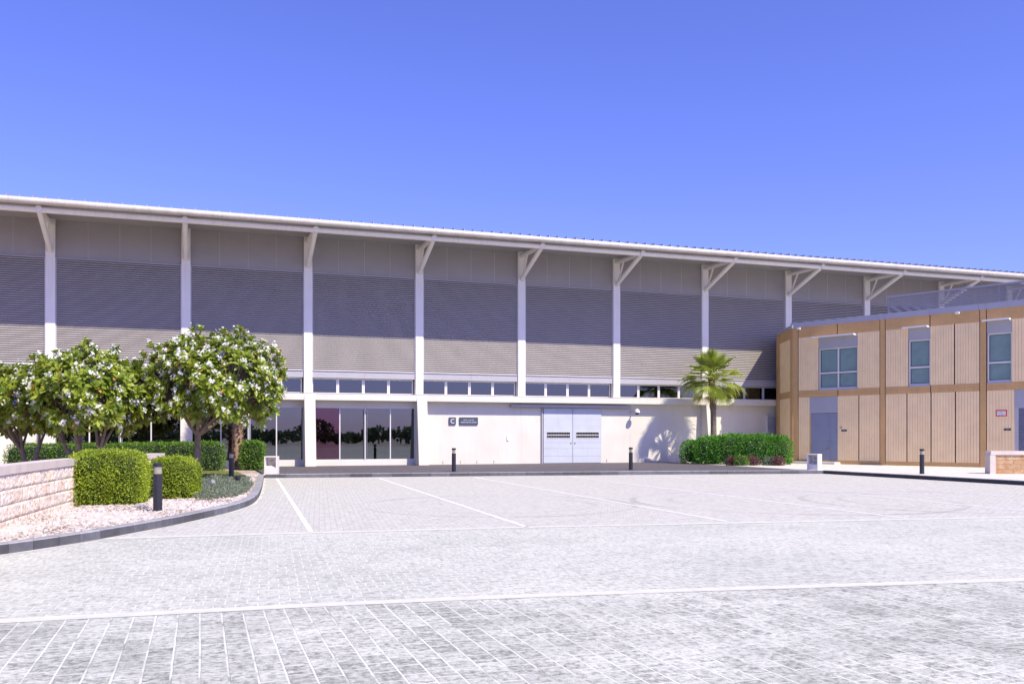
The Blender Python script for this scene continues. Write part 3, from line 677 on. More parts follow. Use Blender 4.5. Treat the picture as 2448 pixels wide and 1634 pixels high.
# openings need a dark reveal: cut by deepening
# door
zd = Zz(460, 880)
mb = MB(); wbox(mb, d0, d1, -.06, -.01, zd, ZM0-.004); obj('header_panel', flip(mb), 'lilac', bld)
du0, du1 = d0+.07, d1; um = du0+(du1-du0)*.72
mb = MB(); wbox(mb, du0, um-.004, -.12, -.015, .25, zd-.02); wbox(mb, um+.004, du1, -.12, -.015, .25, zd-.02)
dr = obj('door', flip(mb), 'ydoor', bld)
for s in (-.13, .06):
    mb = MB(); mb.tube([W(um+s, -.015, 1.08), W(um+s, .04, 1.08), W(um+s, .04, 1.42), W(um+s, -.015, 1.42)], .012, 8); obj('handle', mb, 'rock', dr, smooth=True)
mb = MB(); mb.tube([W(um-.32, .01, .97), W(um+.14, .01, .97)], .012, 8); wbox(mb, um-.12, um-.04, -.0, .04, .83, .93); mb.tube([W(um-.11, .02, .92), W(um-.11, .02, .99), W(um-.05, .02, .99), W(um-.05, .02, .92)], .008, 6); obj('padlock_bolt', mb, 'rock', dr)
mb = MB(); wbox(mb, d0, du0, -.12, .01, .25, zd); obj('door_frame', flip(mb), 'tan', dr)
mb = MB(); wbox(mb, d0-.65, d1+.15, -.02, .75, .14, .27); obj('step', flip(mb), 'concrete', bld, bevel=.01)
# louvred service door
zs = Zz(2120, 838)
mb = MB(); wbox(mb, s0, s1, -.06, -.01, zs, ZM0-.004); obj('header_panel', flip(mb), 'lilac', bld)
mb = MB(); wbox(mb, s0, s0+.18, -.1, -.012, .15, zs-.0); z = .2
while z < zs-.08:
    mb.add([W(s0+.18, -.02, z), W(s1, -.02, z), W(s1, -.10, z+.085), W(s0+.18, -.10, z+.085)], [(0, 1, 2, 3)]); z += .105
obj('louvered_door', mb, 'fascia', bld)
# parapet, roof body
mb = MB()
cuts = [0-.12, U(245, 120), U(577, 90), U(930, 60), U(985, 55), U(1367, 20), U(1783, 0), U(1845, -5), U(1845, -5)+3.6, UE]
for a, b in zip(cuts, cuts[1:]): wbox(mb, a+.004, b-.004, -.35, .09, ZP0, ZP1)
wbox(mb, cuts[0], cuts[-1], -.35, .05, ZP0+.01, ZP1-.01)
obj('parapet', flip(mb), 'parapet', bld)
# short return facet to the hall
E_ = ony(1857, 1040, 47.4); A3 = Vector((A.x, A.y, 0)); E3 = Vector((E_.x, 47.4, 0)); FD = (E3-A3).normalized(); FN = Vector((-FD.y, FD.x, 0)); FLn = (E3-A3).length
def WF(u, d, z): p = A3+FD*u+FN*d; return (p.x, p.y, z)
def fb(mb, u0, u1, d0_, d1_, z0, z1): mb.box(u0, u1, d0_, d1_, z0, z1, T=WF)
mb = MB(); fb(mb, -.0, FLn, -.15, -.03, .15, ZP0); obj('return_wall', mb, 'groove', bld)
mb = MB()
for za, zb in ((.15, ZM0), (ZM0+.004, ZM), (ZM+.004, ZM1), (ZM1+.004, ZT0), (ZT0+.004, ZP0)): fb(mb, -.03, FLn*.14, -.03, .03, za, zb)
obj('pilaster', mb, 'tan', bld)
mb = MB(); fb(mb, FLn*.80, FLn, -.03, .03, .15, ZP0); obj('pilaster', mb, 'tan', bld)
mb = MB(); fb(mb, FLn*.15, FLn*.79, -.03, .02, ZT0, ZP0); obj('cladding_band', mb, 'tan', bld); mb = MB(); fb(mb, FLn*.15, FLn*.79, -.03, .02, ZM0, ZM-.002); fb(mb, FLn*.15, FLn*.79, -.03, .02, ZM+.002, ZM1); obj('cladding_band', mb, 'tan', bld)
for za, zb in ((.3, ZM0-.004), (ZM1+.004, ZT0-.004)):
    mb = MB(); n = int(FLn*.64/.135)
    for k in range(n): u = FLn*.15+k*FLn*.64/n; fb(mb, u+.005, u+FLn*.64/n-.005, -.03, .012, za, zb)
    obj('ribbed_panel', mb, 'beige', bld)
mb = MB(); fb(mb, -.1, FLn, -.3, .09, ZP0, ZP1-.12); obj('parapet', mb, 'parapet', bld)
cB = A3+UD*UE
foot = [(A3.x+.35, A3.y+.3), (E3.x+.3, E3.y-.05), (62, 47.35), (62, cB.y), (cB.x+.3, cB.y)]
mb = MB(); mb.prism(list(reversed(foot)), .2, ZP0); obj('building_body', mb, 'roof', bld)
# rooftop louvre screen
SD = 3.0
def onws(px, py, sd):
    d = ray(px, py); a = A3-UN*sd; k = (a-CAM).dot(UN)/d.dot(UN); p = CAM+d*k; q = p-a; return q.dot(UD), p.z
us, zs1 = onws(2124, 713, SD); ue, zs2 = onws(2448, 675, SD)
scr = MB(); ue2 = ue+8; zt = (zs1+zs2)/2
z = ZP0
while z < zt-.12:
    scr.add([W(us, -SD+.06, z), W(ue2, -SD+.06, z), W(ue2, -SD+.0, z+.075), W(us, -SD+.0, z+.075)], [(0, 1, 2, 3)]); z += .11
so_ = obj('rooftop_screen', scr, 'louver', bld)
mb = MB(); wbox(mb, us-.05, ue2, -SD-.05, -SD+.1, zt-.1, zt); u = us
while u < ue2: wbox(mb, u-.03, u+.03, -SD-.05, -SD+.02, ZP0, zt-.1); u += 1.9
obj('screen_rail', flip(mb), 'parapet', so_)
# bits on the building
def wcam(px, py, label):
    u, z = onw(px, py); c = Vector(W(u, .03, z)); t = thing('bullet_camera', label, 'camera', c, 'cameras under the parapet of the clad building')
    mb = MB(); mb.tube([c, c+UN*.05], .06, 16); q = c+UN*.1-RT*.0; mb.tube([q+UN*.0-UD*.1, q+UN*.06+UD*.1], .05, 16); obj('housing', mb, 'camw', t, smooth=True)
    e1 = q+UN*.06+UD*.14; e1 = q-UD*.1-UN*.0; d_ = (-UD*.24-UN*.06).normalized()
    mb = MB(); mb.tube([e1, e1+d_*.012], .035, 14); obj('lens', mb, 'black', t, smooth=True)
wcam(1912.5, 786, 'white bullet camera at the corner left of the wide four-pane window')
wcam(2291, 748.5, 'white bullet camera high on the brown band between the two narrow windows')
def wsign(name, x0, x1, y0, y1, m, label, cat):
    u0, z1_ = z8(x0, y0); u1, z0_ = z8(x1, y1); c = W((u0+u1)/2, .02, z0_)
    t = thing(name, label, cat, c); mb = MB(); wbox(mb, u0, u1, .012, .03, z0_, z1_); obj('plate', flip(mb), m, t); return t, u0, u1, z0_, z1_
def walltext(s, u, z, wd, size, t, m, dd=.036):
    mb = text_mb(s, size, 0, 0, 0, .003, fit=wd); mb.v = [W(u+x, dd-y, z+zz) for x, y, zz in mb.v]; obj('lettering', mb, m, t)
t, u0, u1, z0_, z1_ = wsign('notice_sign', 1927, 2023, 854, 906, 'red', 'white notice with red border on the beige wall by the louvred door', 'sign')
mb = MB(); q = .055; wbox(mb, u0+q*.9, u1-q*.9, .03, .034, z0_+q, z1_-q); obj('notice_panel', flip(mb), 'paper', t)
um_ = (u0+u1)/2; hh = z1_-z0_
for k, segs_ in enumerate((((-.12, .12),), ((-.42, .02), (.10, .42)), ((-.05, .05),), ((-.2, -.1), (-.02, .22)))):
    mb = MB(); zc = z1_-hh*(.30+.135*k)
    for a_, b_ in segs_: wbox(mb, um_+(u1-u0)*a_, um_+(u1-u0)*b_, .034, .036, zc-.006, zc+.006)
    obj('lettering', flip(mb), 'sign', t)
for nm, x0, x1, y0, y1, lb in (('door_plate', 612, 658, 1020, 1035, 'small black plate on the wall beside the blue-grey double door'), ('door_plate', 1997, 2056, 1010, 1027, 'small black plate below the red-bordered notice')):
    t, u0, u1, z0_, z1_ = wsign(nm, x0, x1, y0, y1, 'plate', lb, 'plate')
    mb = MB(); uc = (u0+u1)/2; zc = (z0_+z1_)/2; wbox(mb, uc-.09, uc+.09, .03, .032, zc+.012, zc+.022); wbox(mb, uc-.05, uc+.05, .03, .032, zc-.02, zc-.01); obj('lettering', flip(mb), 'lilac', t)

u0, z0_ = onw(2008, 1023.5); u1, z1_ = onw(2013.5, 1019); mb = MB(); wbox(mb, u0, u1, .012, .05, z0_, z1_)
tag(obj('card_reader', flip(mb), 'lilac'), 'tiny pale box above the small black plate by the double door', 'card reader')
# ================================================================ BOLLARDS
def bollard():
    t = thing('bollard_light', 'black bollard light', 'bollard', (0, 0, 0), 'black bollard lights with a pale lens band')
    mb = MB(); mb.lathe([(.125, 0), (.125, .012), (.092, .014), (.092, .80), (.088, .803)], 28); obj('post', mb, 'bollard', t, smooth=True)
    mb = MB(); mb.lathe([(.062, .80), (.062, .955)], 20)
    obj('lens', mb, 'lens', t, smooth=True)
    mb = MB()
    for k in range(6):
        z = .808+k*.025; mb.lathe([(.064, z), (.089, z+.004), (.089, z+.010), (.064, z+.016)], 28)
    obj('lens_ring', mb, 'lens', t, smooth=True)
    mb = MB(); mb.lathe([(.092, .955), (.092, 1.03), (.086, 1.037), (.03, 1.04)], 28); obj('cap', mb, 'bollard', t, smooth=True)
    return t
bl = bollard()
spots = [(377, 1223, .13, 'large black bollard on white gravel in front of the clipped bushes'), (553, 1147, .13, 'black bollard beside the shaggy palm trunk in the planted bed'),
         (1085, 1126.5, .15, 'black bollard on the dark pavement below the letter sign'), (1508, 1122, .15, 'black bollard on the dark pavement right of the sliding door'),
         (2204, 1132, .15, 'black bollard on the light pavement in front of the beige clad wall')]
for k, (px, py, z, lb) in enumerate(spots):
    p = onz(px, py, z)
    if k == 0: bl.location = (p.x, p.y, z); bl['label'] = lb
    else: dup(bl, (p.x, p.y, z), random.uniform(0, 1), lb)

# ================================================================ TAP BOXES (cast stone niches with a tap)
def tapbox():
    t = thing('tap_box', 'pale stone box', 'water point', (0, 0, 0), 'pale stone tap boxes on the kerb')
    w_, h, d, th = .52, .74, .45, .045
    mb = MB()
    mb.box(-w_/2, -w_/2+th, 0, d, 0, h); mb.box(w_/2-th, w_/2, 0, d, 0, h); mb.box(-w_/2+th, w_/2-th, 0, d, h-th, h)
    mb.box(-w_/2+th, w_/2-th, d-.08, d, .0, h-th); mb.box(-w_/2+th, w_/2-th, 0, d-.08, 0, .26)
    mb.add([(-w_/2+th, 0, .261), (w_/2-th, 0, .261), (w_/2-th, d-.08, .38), (-w_/2+th, d-.08, .38)], [(0, 1, 2, 3)])
    obj('niche', mb, 'cast', t, bevel=.006)
    mb = MB(); mb.tube([(0, d-.08, .53), (0, d-.2, .53), (0, d-.25, .47)], .014, 10); obj('tap', mb, 'chrome', t, smooth=True)
    mb = MB(); mb.tube([(-.05, d-.17, .565), (.05, d-.17, .565)], .010, 8); obj('tap_handle', mb, 'red', t)
    mb = MB(); mb.tube([(0, d-.25, .47), (-.03, d-.26, .40), (-.10, d-.27, .33)], .008, 8); obj('hose_end', mb, 'lens', t)
    return t
tb = tapbox(); p = onz(646.5, 1133, .15); tb.location = (p.x, p.y, .15); tb.rotation_euler = (0, 0, R(-17)); tb['label'] = 'pale stone tap box at the end of the garden kerb beside the hedge'
p = onz(1942, 1123, .15); dup(tb, (p.x, p.y, .15), R(-62), 'pale stone tap box at the kerb corner in front of the blue-grey door')

# ================================================================ LOW STONE WALLS
def lowwall(path, h, th, cop, name, label, z0, m, copw=.06, endcap=False):
    t = thing(name, label, 'wall', path[0]); P = path; n = len(P)
    def nr(i):
        d = P[min(i+1, n-1)]-P[max(i-1, 0)]; d.z = 0; d.normalize(); return Vector((d.y, -d.x, 0))
    acc = [0]
    for i in range(1, n): acc.append(acc[-1]+(P[i]-P[i-1]).length)
    mb = MB(); uvs = []
    for i in range(n):
        q = nr(i)
        for s in (0, -th): mb.v += [(P[i].x+q.x*s, P[i].y+q.y*s, z0-.1), (P[i].x+q.x*s, P[i].y+q.y*s, z0+h-cop)]
    for i in range(n-1):
        a = 4*i; b = 4*i+4; mb.f += [(a, b, b+1, a+1), (a+3, b+3, b+2, a+2), (a+1, b+1, b+3, a+3)]
    mb.f += [(0, 1, 3, 2), (4*n-4, 4*n-2, 4*n-1, 4*n-3)]
    rough = m == 'stonewall'
    if rough: mb.f = [f for k, f in enumerate(mb.f) if not (k < 3*(n-1) and k % 3 == 0)]
    o = obj('stone_face', mb, m, t); me = o.data; uvl = me.uv_layers.new(name='UVMap')
    for pl in me.polygons:
        for li in pl.loop_indices:
            vi = me.loops[li].vertex_index; i = vi//4; zz = me.vertices[vi].co.z+root_of(o).location.z
            off = 0 if len(set(me.loops[l].vertex_index//4 for l in pl.loop_indices)) > 1 else (th if vi % 4 >= 2 else 0)
            uvl.data[li].uv = (acc[i]+off, zz-z0-(h-cop))
    if rough:
        def at_(sv):
            for q_ in range(n-1):
                if acc[q_+1] >= sv or q_ == n-2:
                    f_ = (sv-acc[q_])/(acc[q_+1]-acc[q_]); return P[q_].lerp(P[q_+1], f_), nr(q_).lerp(nr(q_+1), max(0, min(1, f_)))
        rs = random.Random(5); rh = .27; z1v = z0+h-cop; rz = MB(); row = 0; zt_ = z1v
        while zt_ > z0-.05:
            zb_ = zt_-rh; sv = -.2*(row % 2)
            while sv < acc[-1]:
                bw = rs.choice((.28, .36, .44, .52)); a_, b_ = max(sv, 0), min(sv+bw, acc[-1]); sv += bw
                if b_-a_ < .06: continue
                nx, nz = 9, 6; base_ = len(rz.v); pr = rs.uniform(.004, .016)
                for iz in range(nz+1):
                    for ix in range(nx+1):
                        fx, fz = ix/nx, iz/nz; e_ = ix in (0, nx) or iz in (0, nz)
                        pp, qq = at_(a_+.004+(b_-a_-.008)*fx); off_ = -.006 if e_ else pr+rs.uniform(-.009, .009)
                        jx = 0 if e_ else rs.uniform(-.008, .008)
                        rz.v.append((pp.x+qq.x*off_, pp.y+qq.y*off_, zb_+.004+(rh-.008)*fz+jx))
                for iz in range(nz):
                    for ix in range(nx): k_ = base_+iz*(nx+1)+ix; rz.f.append((k_, k_+1, k_+nx+2, k_+nx+1))
            zt_ = zb_; row += 1
        fv = obj('stone_blocks', rz, 'splitstone', t)
    mb = MB(); i = 0; st = 0
    while i < n-1:
        j = i+1
        while j < n-1 and acc[j]-acc[i] < .6: j += 1
        for k in range(i, j):
            q, q2 = nr(k), nr(k+1); a, b = P[k].copy(), P[k+1].copy(); dd = (b-a).normalized()
            if k == i: a += dd*.003
            if k == j-1: b -= dd*.003
            lo_, hi_ = z0+h-cop, z0+h
            vs_ = [(a+q*copw), (b+q2*copw), (b-q2*(th+copw)), (a-q*(th+copw))]
            mb.add([(v.x, v.y, lo_) for v in vs_]+[(v.x, v.y, hi_) for v in vs_], [(3, 2, 1, 0), (4, 5, 6, 7), (0, 1, 5, 4), (2, 3, 7, 6)]+([(0, 4, 7, 3)] if k == i else [])+([(1, 2, 6, 5)] if k == j-1 else []))
        i = j
    obj('coping', mb, 'coping', t)
    return t
wp = [onz(-520, 1460, .125), onz(-250, 1362, .125), onz(0, 1266, .125), onz(90, 1236, .125), onz(174, 1210, .125), atd(262, 22.9), atd(330, 25.0), atd(392, 27.2)]
wp = [Vector((p.x, p.y, .125)) for p in wp]
wpath = smoothpath(wp, .3)
lowwall(wpath, 1.09, .34, .155, 'garden_wall', 'curved low wall of split-face cream stone with smooth coping', .125, 'stonewall', copw=.03)
e0 = onz(2367, 1132, .15); e0.z = .15; e1_ = Vector((e0.x, e0.y, .15)); rdir = (RT*1.0-FW*.08).normalized()
path2 = [e1_+rdir*(.4*k) for k in range(16)]
t2 = lowwall(path2, .95, .4, .16, 'boundary_wall', 'low sandstone block wall with pale frame at the right edge', .15, 'stonewall2')
mb = MB(); q = Vector((rdir.y, -rdir.x, 0)); c = [e1_-rdir*.02+q*.05, e1_+rdir*.2+q*.05, e1_+rdir*.2-q*.44, e1_-rdir*.02-q*.44]
mb.prism([(v.x, v.y) for v in c], .1, .15+.79); obj('end_pier', mb, 'coping', t2)

# ================================================================ PLANTS
def rv(a=1.): return Vector((random.gauss(0, a), random.gauss(0, a), random.gauss(0, a)))
def leafquad(mb, p, d, n, ln, wd):
    """small pointed leaf folded along its midrib"""
    s = d.cross(n).normalized()*wd/2; m_ = p+d*ln*.5; f = n*wd*.18
    mb.add([p, m_+s+f, p+d*ln, m_-s+f], [(0, 1, 2), (0, 2, 3)])
def clipped(name, label, cat, boxes, n, leaf, m, jit=.03, sq=4., group=None, stem=False):
    """clipped shrub: rounded blocks covered by a shell of small leaves over a leafy inner mass"""
    c0 = boxes[0][0]; t = thing(name, label, cat, (c0[0], c0[1], .125), group)
    tot = sum(b[1][0]*b[1][1]+b[1][2]*(b[1][0]+b[1][1]) for b in boxes)
    mb = MB(); core = MB()
    for (c, s, rot) in boxes:
        c = Vector(c); ca, sa = math.cos(rot), math.sin(rot); k = int(n*(s[0]*s[1]+s[2]*(s[0]+s[1]))/tot)
        def surf(th, ph):
            v = Vector((math.cos(th)*math.cos(ph), math.sin(th)*math.cos(ph), math.sin(ph)))
            r = (abs(v.x)**sq+abs(v.y)**sq+abs(v.z)**sq)**(-1/sq); return v*r, v
        for _ in range(k):
            v = rv().normalized(); 
            if v.z < -.75: v.z = -v.z
            r = (abs(v.x)**sq+abs(v.y)**sq+abs(v.z)**sq)**(-1/sq); q = v*r
            g_ = Vector((math.copysign(abs(q.x)**(sq-1), q.x)/s[0], math.copysign(abs(q.y)**(sq-1), q.y)/s[1], math.copysign(abs(q.z)**(sq-1), q.z)/s[2])).normalized()
            bmp = math.sin(q.x*5+c.x)*math.sin(q.y*6+1)*math.sin(q.z*5+c.y)*.03
            dep = abs(random.gauss(0, 1))*jit*1.6-jit*.6; q = Vector((q.x*s[0], q.y*s[1], q.z*s[2]))*(1+bmp)-g_*dep
            if random.random() < .035: q += g_*random.uniform(.02, jit*2.4)
            d = (g_*.8+rv(.55)).normalized(); nn = (g_+rv(.7)).normalized()
            P = Vector((q.x*ca-q.y*sa, q.x*sa+q.y*ca, q.z))+c
            D = Vector((d.x*ca-d.y*sa, d.x*sa+d.y*ca, d.z)); NN = Vector((nn.x*ca-nn.y*sa, nn.x*sa+nn.y*ca, nn.z))
            if abs(D.dot(NN)) > .95: NN = NN.orthogonal()
            if P.z < .13: continue
            ll = leaf*random.uniform(.55, 1.45); leafquad(mb, P, D, NN, ll, ll*.55)
        # inner mass: a lumpy block, coloured dark as the shade between the leaves
        nn_, mm_ = 24, 14; base = len(core.v)
        for i in range(mm_+1):
            ph = -math.pi/2+math.pi*i/mm_
            for j in range(nn_):
                q, v = surf(2*math.pi*j/nn_, ph); q = Vector((q.x*(s[0]-jit*2.2), q.y*(s[1]-jit*2.2), q.z*(s[2]-jit*2.2)))
                q *= 1+random.uniform(-.02, .02); core.v.append((q.x*ca-q.y*sa+c.x, q.x*sa+q.y*ca+c.y, max(.12, q.z+c.z)))
        for i in range(mm_):
            for j in range(nn_):
                a = base+i*nn_+j; b = base+i*nn_+(j+1) % nn_; core.f.append((a, b, b+nn_, a+nn_))
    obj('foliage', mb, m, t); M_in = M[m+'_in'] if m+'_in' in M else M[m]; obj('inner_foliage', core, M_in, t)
    return t
for k, c in (('box', (.022, .04, .006)), ('hedge', (.010, .024, .006)), ('hedge2', (.010, .028, .006)), ('cover', (.05, .055, .035)), ('redleaf', (.03, .015, .015))): M[k+'_in'] = mat(k+'_inner_shade', c, .9, .2, 8)  # darkened leaf colours: shade inside the shrubs painted into their cores
def blk(px, t, w_, d_, h_, z0=.125, rot=-YAW, sink=.12):
    p = atd(px, t); return ((p.x, p.y, z0+h_/2-sink/2), (w_/2, d_/2, (h_+sink)/2), rot)
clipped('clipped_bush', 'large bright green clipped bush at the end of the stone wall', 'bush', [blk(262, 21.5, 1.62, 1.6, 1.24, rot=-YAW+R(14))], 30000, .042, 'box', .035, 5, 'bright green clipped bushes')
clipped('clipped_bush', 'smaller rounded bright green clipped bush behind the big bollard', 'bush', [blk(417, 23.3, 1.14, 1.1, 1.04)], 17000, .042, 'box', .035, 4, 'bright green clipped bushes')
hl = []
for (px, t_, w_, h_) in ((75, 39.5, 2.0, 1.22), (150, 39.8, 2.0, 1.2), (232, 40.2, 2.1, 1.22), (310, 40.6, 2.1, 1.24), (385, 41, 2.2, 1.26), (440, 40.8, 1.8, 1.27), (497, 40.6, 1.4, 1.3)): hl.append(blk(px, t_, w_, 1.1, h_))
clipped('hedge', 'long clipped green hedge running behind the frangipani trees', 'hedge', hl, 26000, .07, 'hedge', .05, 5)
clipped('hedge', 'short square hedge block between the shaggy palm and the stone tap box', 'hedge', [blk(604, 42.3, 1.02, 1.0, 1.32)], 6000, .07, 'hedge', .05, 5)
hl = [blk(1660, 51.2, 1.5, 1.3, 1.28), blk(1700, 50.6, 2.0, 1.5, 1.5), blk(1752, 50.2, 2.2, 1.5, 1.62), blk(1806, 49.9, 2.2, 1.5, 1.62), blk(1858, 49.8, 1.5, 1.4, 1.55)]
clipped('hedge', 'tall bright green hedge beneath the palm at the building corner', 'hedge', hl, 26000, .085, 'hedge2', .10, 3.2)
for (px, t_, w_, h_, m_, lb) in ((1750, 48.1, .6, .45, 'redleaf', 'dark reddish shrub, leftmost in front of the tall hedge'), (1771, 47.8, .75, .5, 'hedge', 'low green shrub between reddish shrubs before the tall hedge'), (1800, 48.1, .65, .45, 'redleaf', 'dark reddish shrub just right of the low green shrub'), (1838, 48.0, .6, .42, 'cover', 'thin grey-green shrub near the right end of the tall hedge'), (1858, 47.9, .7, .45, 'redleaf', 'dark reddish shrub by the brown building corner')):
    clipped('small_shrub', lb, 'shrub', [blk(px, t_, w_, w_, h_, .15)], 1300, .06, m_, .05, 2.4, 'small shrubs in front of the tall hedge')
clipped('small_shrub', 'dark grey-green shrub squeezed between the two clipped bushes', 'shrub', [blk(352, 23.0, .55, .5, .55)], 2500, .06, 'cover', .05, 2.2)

# frangipani
def tubeto(mb, a, b, r0, r1, bend=.15, n=5, sides=8):
    a, b = Vector(a), Vector(b); m_ = (a+b)/2+rv((b-a).length*bend*.4); pts = []
    for k in range(n+1):
        t = k/n; pts.append(a*(1-t)**2+m_*2*t*(1-t)+b*t*t)
    mb.tube(pts, [r0+(r1-r0)*k/n for k in range(n+1)], sides); return pts
def frangipani(px, t_, z0, forkh, cc, cr, ntip, label, trunk_r=.12, lean=0., stems=1, flowers=.5, seedv=1):
    """cc: crown centre px, z ; cr: crown radii (right, away, up)"""
    random.seed(seedv)
    base = atd(px, t_, z0-.05); T = thing('frangipani_tree', label, 'tree', base, 'frangipani trees in the planted bed')
    C = atd(cc[0], t_, cc[1]); wood = MB(); leaves = MB(); yl = MB(); fl = MB()
    tips = []; tries = 0
    while len(tips) < ntip and tries < 90000:
        tries += 1
        v = rv().normalized(); 
        rr = random.uniform(.55, 1.)**.45; ph = math.atan2(v.y, v.x)
        lump = 1+.10*math.sin(3*ph+seedv)+.08*math.sin(7*ph+5*v.z+seedv*2)+random.uniform(-.06, .06)
        if v.z < 0:
            if math.hypot(v.x, v.y)*rr < .6: continue
            vz = v.z*1.0
        else: vz = v.z
        q = C+RT*(v.x*cr[0]*rr*lump)+FW*(v.y*cr[1]*rr*lump)+Vector((0, 0, vz*cr[2]*rr*lump))
        if any((q-o).length < .17 for o, _ in tips): continue
        out = (RT*(v.x/cr[0])+FW*(v.y/cr[1])+Vector((0, 0, vz/cr[2]+.25))).normalized(); tips.append((q, out))
    # trunks
    forks = []
    for s in range(stems):
        off = Vector((random.uniform(-.12, .12), random.uniform(-.1, .1), 0)) if stems > 1 else Vector((0, 0, 0))
        side = (RT*((s-(stems-1)/2)*.55)) if stems > 1 else RT*lean
        f = base+off+side+Vector((0, 0, forkh)); wood.tube([base+off, base+off+Vector((0, 0, forkh*.35))+side*.2+rv(.01), base+off+Vector((0, 0, forkh*.7))+side*.6+rv(.015), f], [trunk_r*1.2, trunk_r, trunk_r*.9, trunk_r*.85], 12); forks.append(f)
    # limbs: group tips by azimuth and height
    nl = 6; groups = {}
    for q, o in tips:
        a = math.atan2((q-C).dot(FW), (q-C).dot(RT)); k = (int((a+math.pi)/(2*math.pi)*nl) % nl, 0 if (q-C).length > .55*cr[0] else 1)
        groups.setdefault(k, []).append((q, o))
    for k, g_ in groups.items():
        cen = sum((q for q, _ in g_), Vector())/len(g_); f = min(forks, key=lambda f: (f-cen).length)
        p1 = f.lerp(cen, .55)-Vector((0, 0, .12)); tubeto(wood, f-Vector((0, 0, .08)), p1, trunk_r*.55, trunk_r*.36, .12)
        sub = {}
        for q, o in g_: sub.setdefault((round((q.x-cen.x)/.8), round((q.y-cen.y)/.8), round((q.z-cen.z)/.8)), []).append((q, o))
        for kk, h in sub.items():
            c2 = sum((q for q, _ in h), Vector())/len(h); p2 = p1.lerp(c2, .6); tubeto(wood, p1, p2, trunk_r*.30, trunk_r*.2, .15, 4, 6)
            for q, o in h: tubeto(wood, p2, q, trunk_r*.17, .014, .12, 3, 5)
    for q, o in tips:
        nlv = random.randint(13, 18); a0 = random.uniform(0, 6.28); t1 = o.orthogonal().normalized(); t2_ = o.cross(t1)
        for k in range(nlv):
            a = a0+k*2.4; el = R(random.uniform(0, 55)) if k > 4 else R(random.uniform(40, 75))
            d = ((t1*math.cos(a)+t2_*math.sin(a))*math.cos(el)+o*math.sin(el)).normalized()
            ln = random.uniform(.22, .34); wd = ln*.40; p = q-o*random.uniform(0, .10); sd = d.cross(o).normalized()*wd/2
            if sd.length < 1e-4: continue
            n_ = sd.cross(d).normalized(); dr = -Vector((0, 0, 1))*ln*random.uniform(.02, .22)
            tgt = yl if random.random() < .012 else leaves
            p1, p2, p3 = p+d*ln*.35, p+d*ln*.72+dr*.4, p+d*ln+dr
            tgt.add([p, p1+sd*.7+n_*wd*.12, p1, p1-sd*.7+n_*wd*.12, p2+sd+n_*wd*.12, p2, p2-sd+n_*wd*.12, p3],
                    [(0, 2, 1), (0, 3, 2), (1, 2, 5, 4), (2, 3, 6, 5), (4, 5, 7), (5, 6, 7)])
        if random.random() < flowers:
            st = q+o*.16+rv(.03)
            for _ in range(random.randint(8, 20)):
                c_ = st+rv(.055); nn = (o+rv(.7)).normalized(); b1 = nn.orthogonal().normalized(); b2 = nn.cross(b1)
                for k in range(5):
                    a = k*1.2566; dd = b1*math.cos(a)+b2*math.sin(a); ss = nn.cross(dd); r_ = random.uniform(.035, .05)
                    fl.add([c_, c_+dd*r_*.6+ss*r_*.32, c_+dd*r_+nn*.008, c_+dd*r_*.6-ss*r_*.32], [(0, 1, 2, 3)])
    obj('trunk', wood, 'bark', T, smooth=True); obj('crown', leaves, 'frang', T); obj('flowers', fl, 'flower', T)
    if yl.v: obj('yellowed_leaves', yl, 'yleaf', T)
    random.seed(seedv+100)
frangipani(473, 32.0, .125, 1.75, (517, 3.6), (2.35, 2.15, 1.68), 620, 'tallest frangipani tree with single grey trunk and white flowers beside the small clipped bush', .125, lean=.0, flowers=.6, seedv=3)
frangipani(195, 30.5, .125, 1.2, (205, 3.12), (2.1, 1.95, 1.5), 520, 'frangipani tree with several leaning stems behind the big clipped bush', .10, stems=3, flowers=.42, seedv=5)
frangipani(74, 31.5, .125, 1.25, (40, 2.85), (1.8, 1.7, 1.3), 380, 'frangipani tree cut by the left edge, behind the curved stone wall', .09, stems=2, flowers=.30, seedv=8)

# fan palms
def fan(mb, base, d, L_, size, droop, nseg=26, spread=R(150)):
    d = d.normalized(); side = d.cross(Vector((0, 0, 1))); side = side.normalized() if side.length > .05 else RT.copy(); nrm = side.cross(d)
    hub = base+d*L_-Vector((0, 0, droop*L_*.3)); mb.tube([base, base.lerp(hub, .5)+Vector((0, 0, .04)), hub], [.022, .018, .012], 5)
    ax = (d-Vector((0, 0, droop*.5))).normalized(); side = ax.cross(Vector((0, 0, 1))); side = side.normalized() if side.length > .05 else RT.copy(); nrm = side.cross(ax)
    for k in range(nseg):
        a = -spread/2+spread*k/(nseg-1); dd = (ax*math.cos(a)+side*math.sin(a)+nrm*.22*abs(math.sin(a))).normalized(); ln = size*(.78+.22*math.cos(a))*random.uniform(.9, 1.08)
        sp = dd.cross(nrm).normalized()*size*.024; m1 = hub+dd*ln*.42; m2 = hub+dd*ln*.74-Vector((0, 0, droop*ln*.14)); e = hub+dd*ln*.98-Vector((0, 0, droop*ln*random.uniform(.35, .75)))+rv(.015)
        f = nrm*size*.03*(1 if k % 2 else -1)
        mb.add([hub, m1+sp, m1+f, m1-sp, m2+sp*.55, m2+f*.5, m2-sp*.55, e], [(0, 2, 1), (0, 3, 2), (1, 2, 5, 4), (2, 3, 6, 5), (4, 5, 7), (5, 6, 7)])
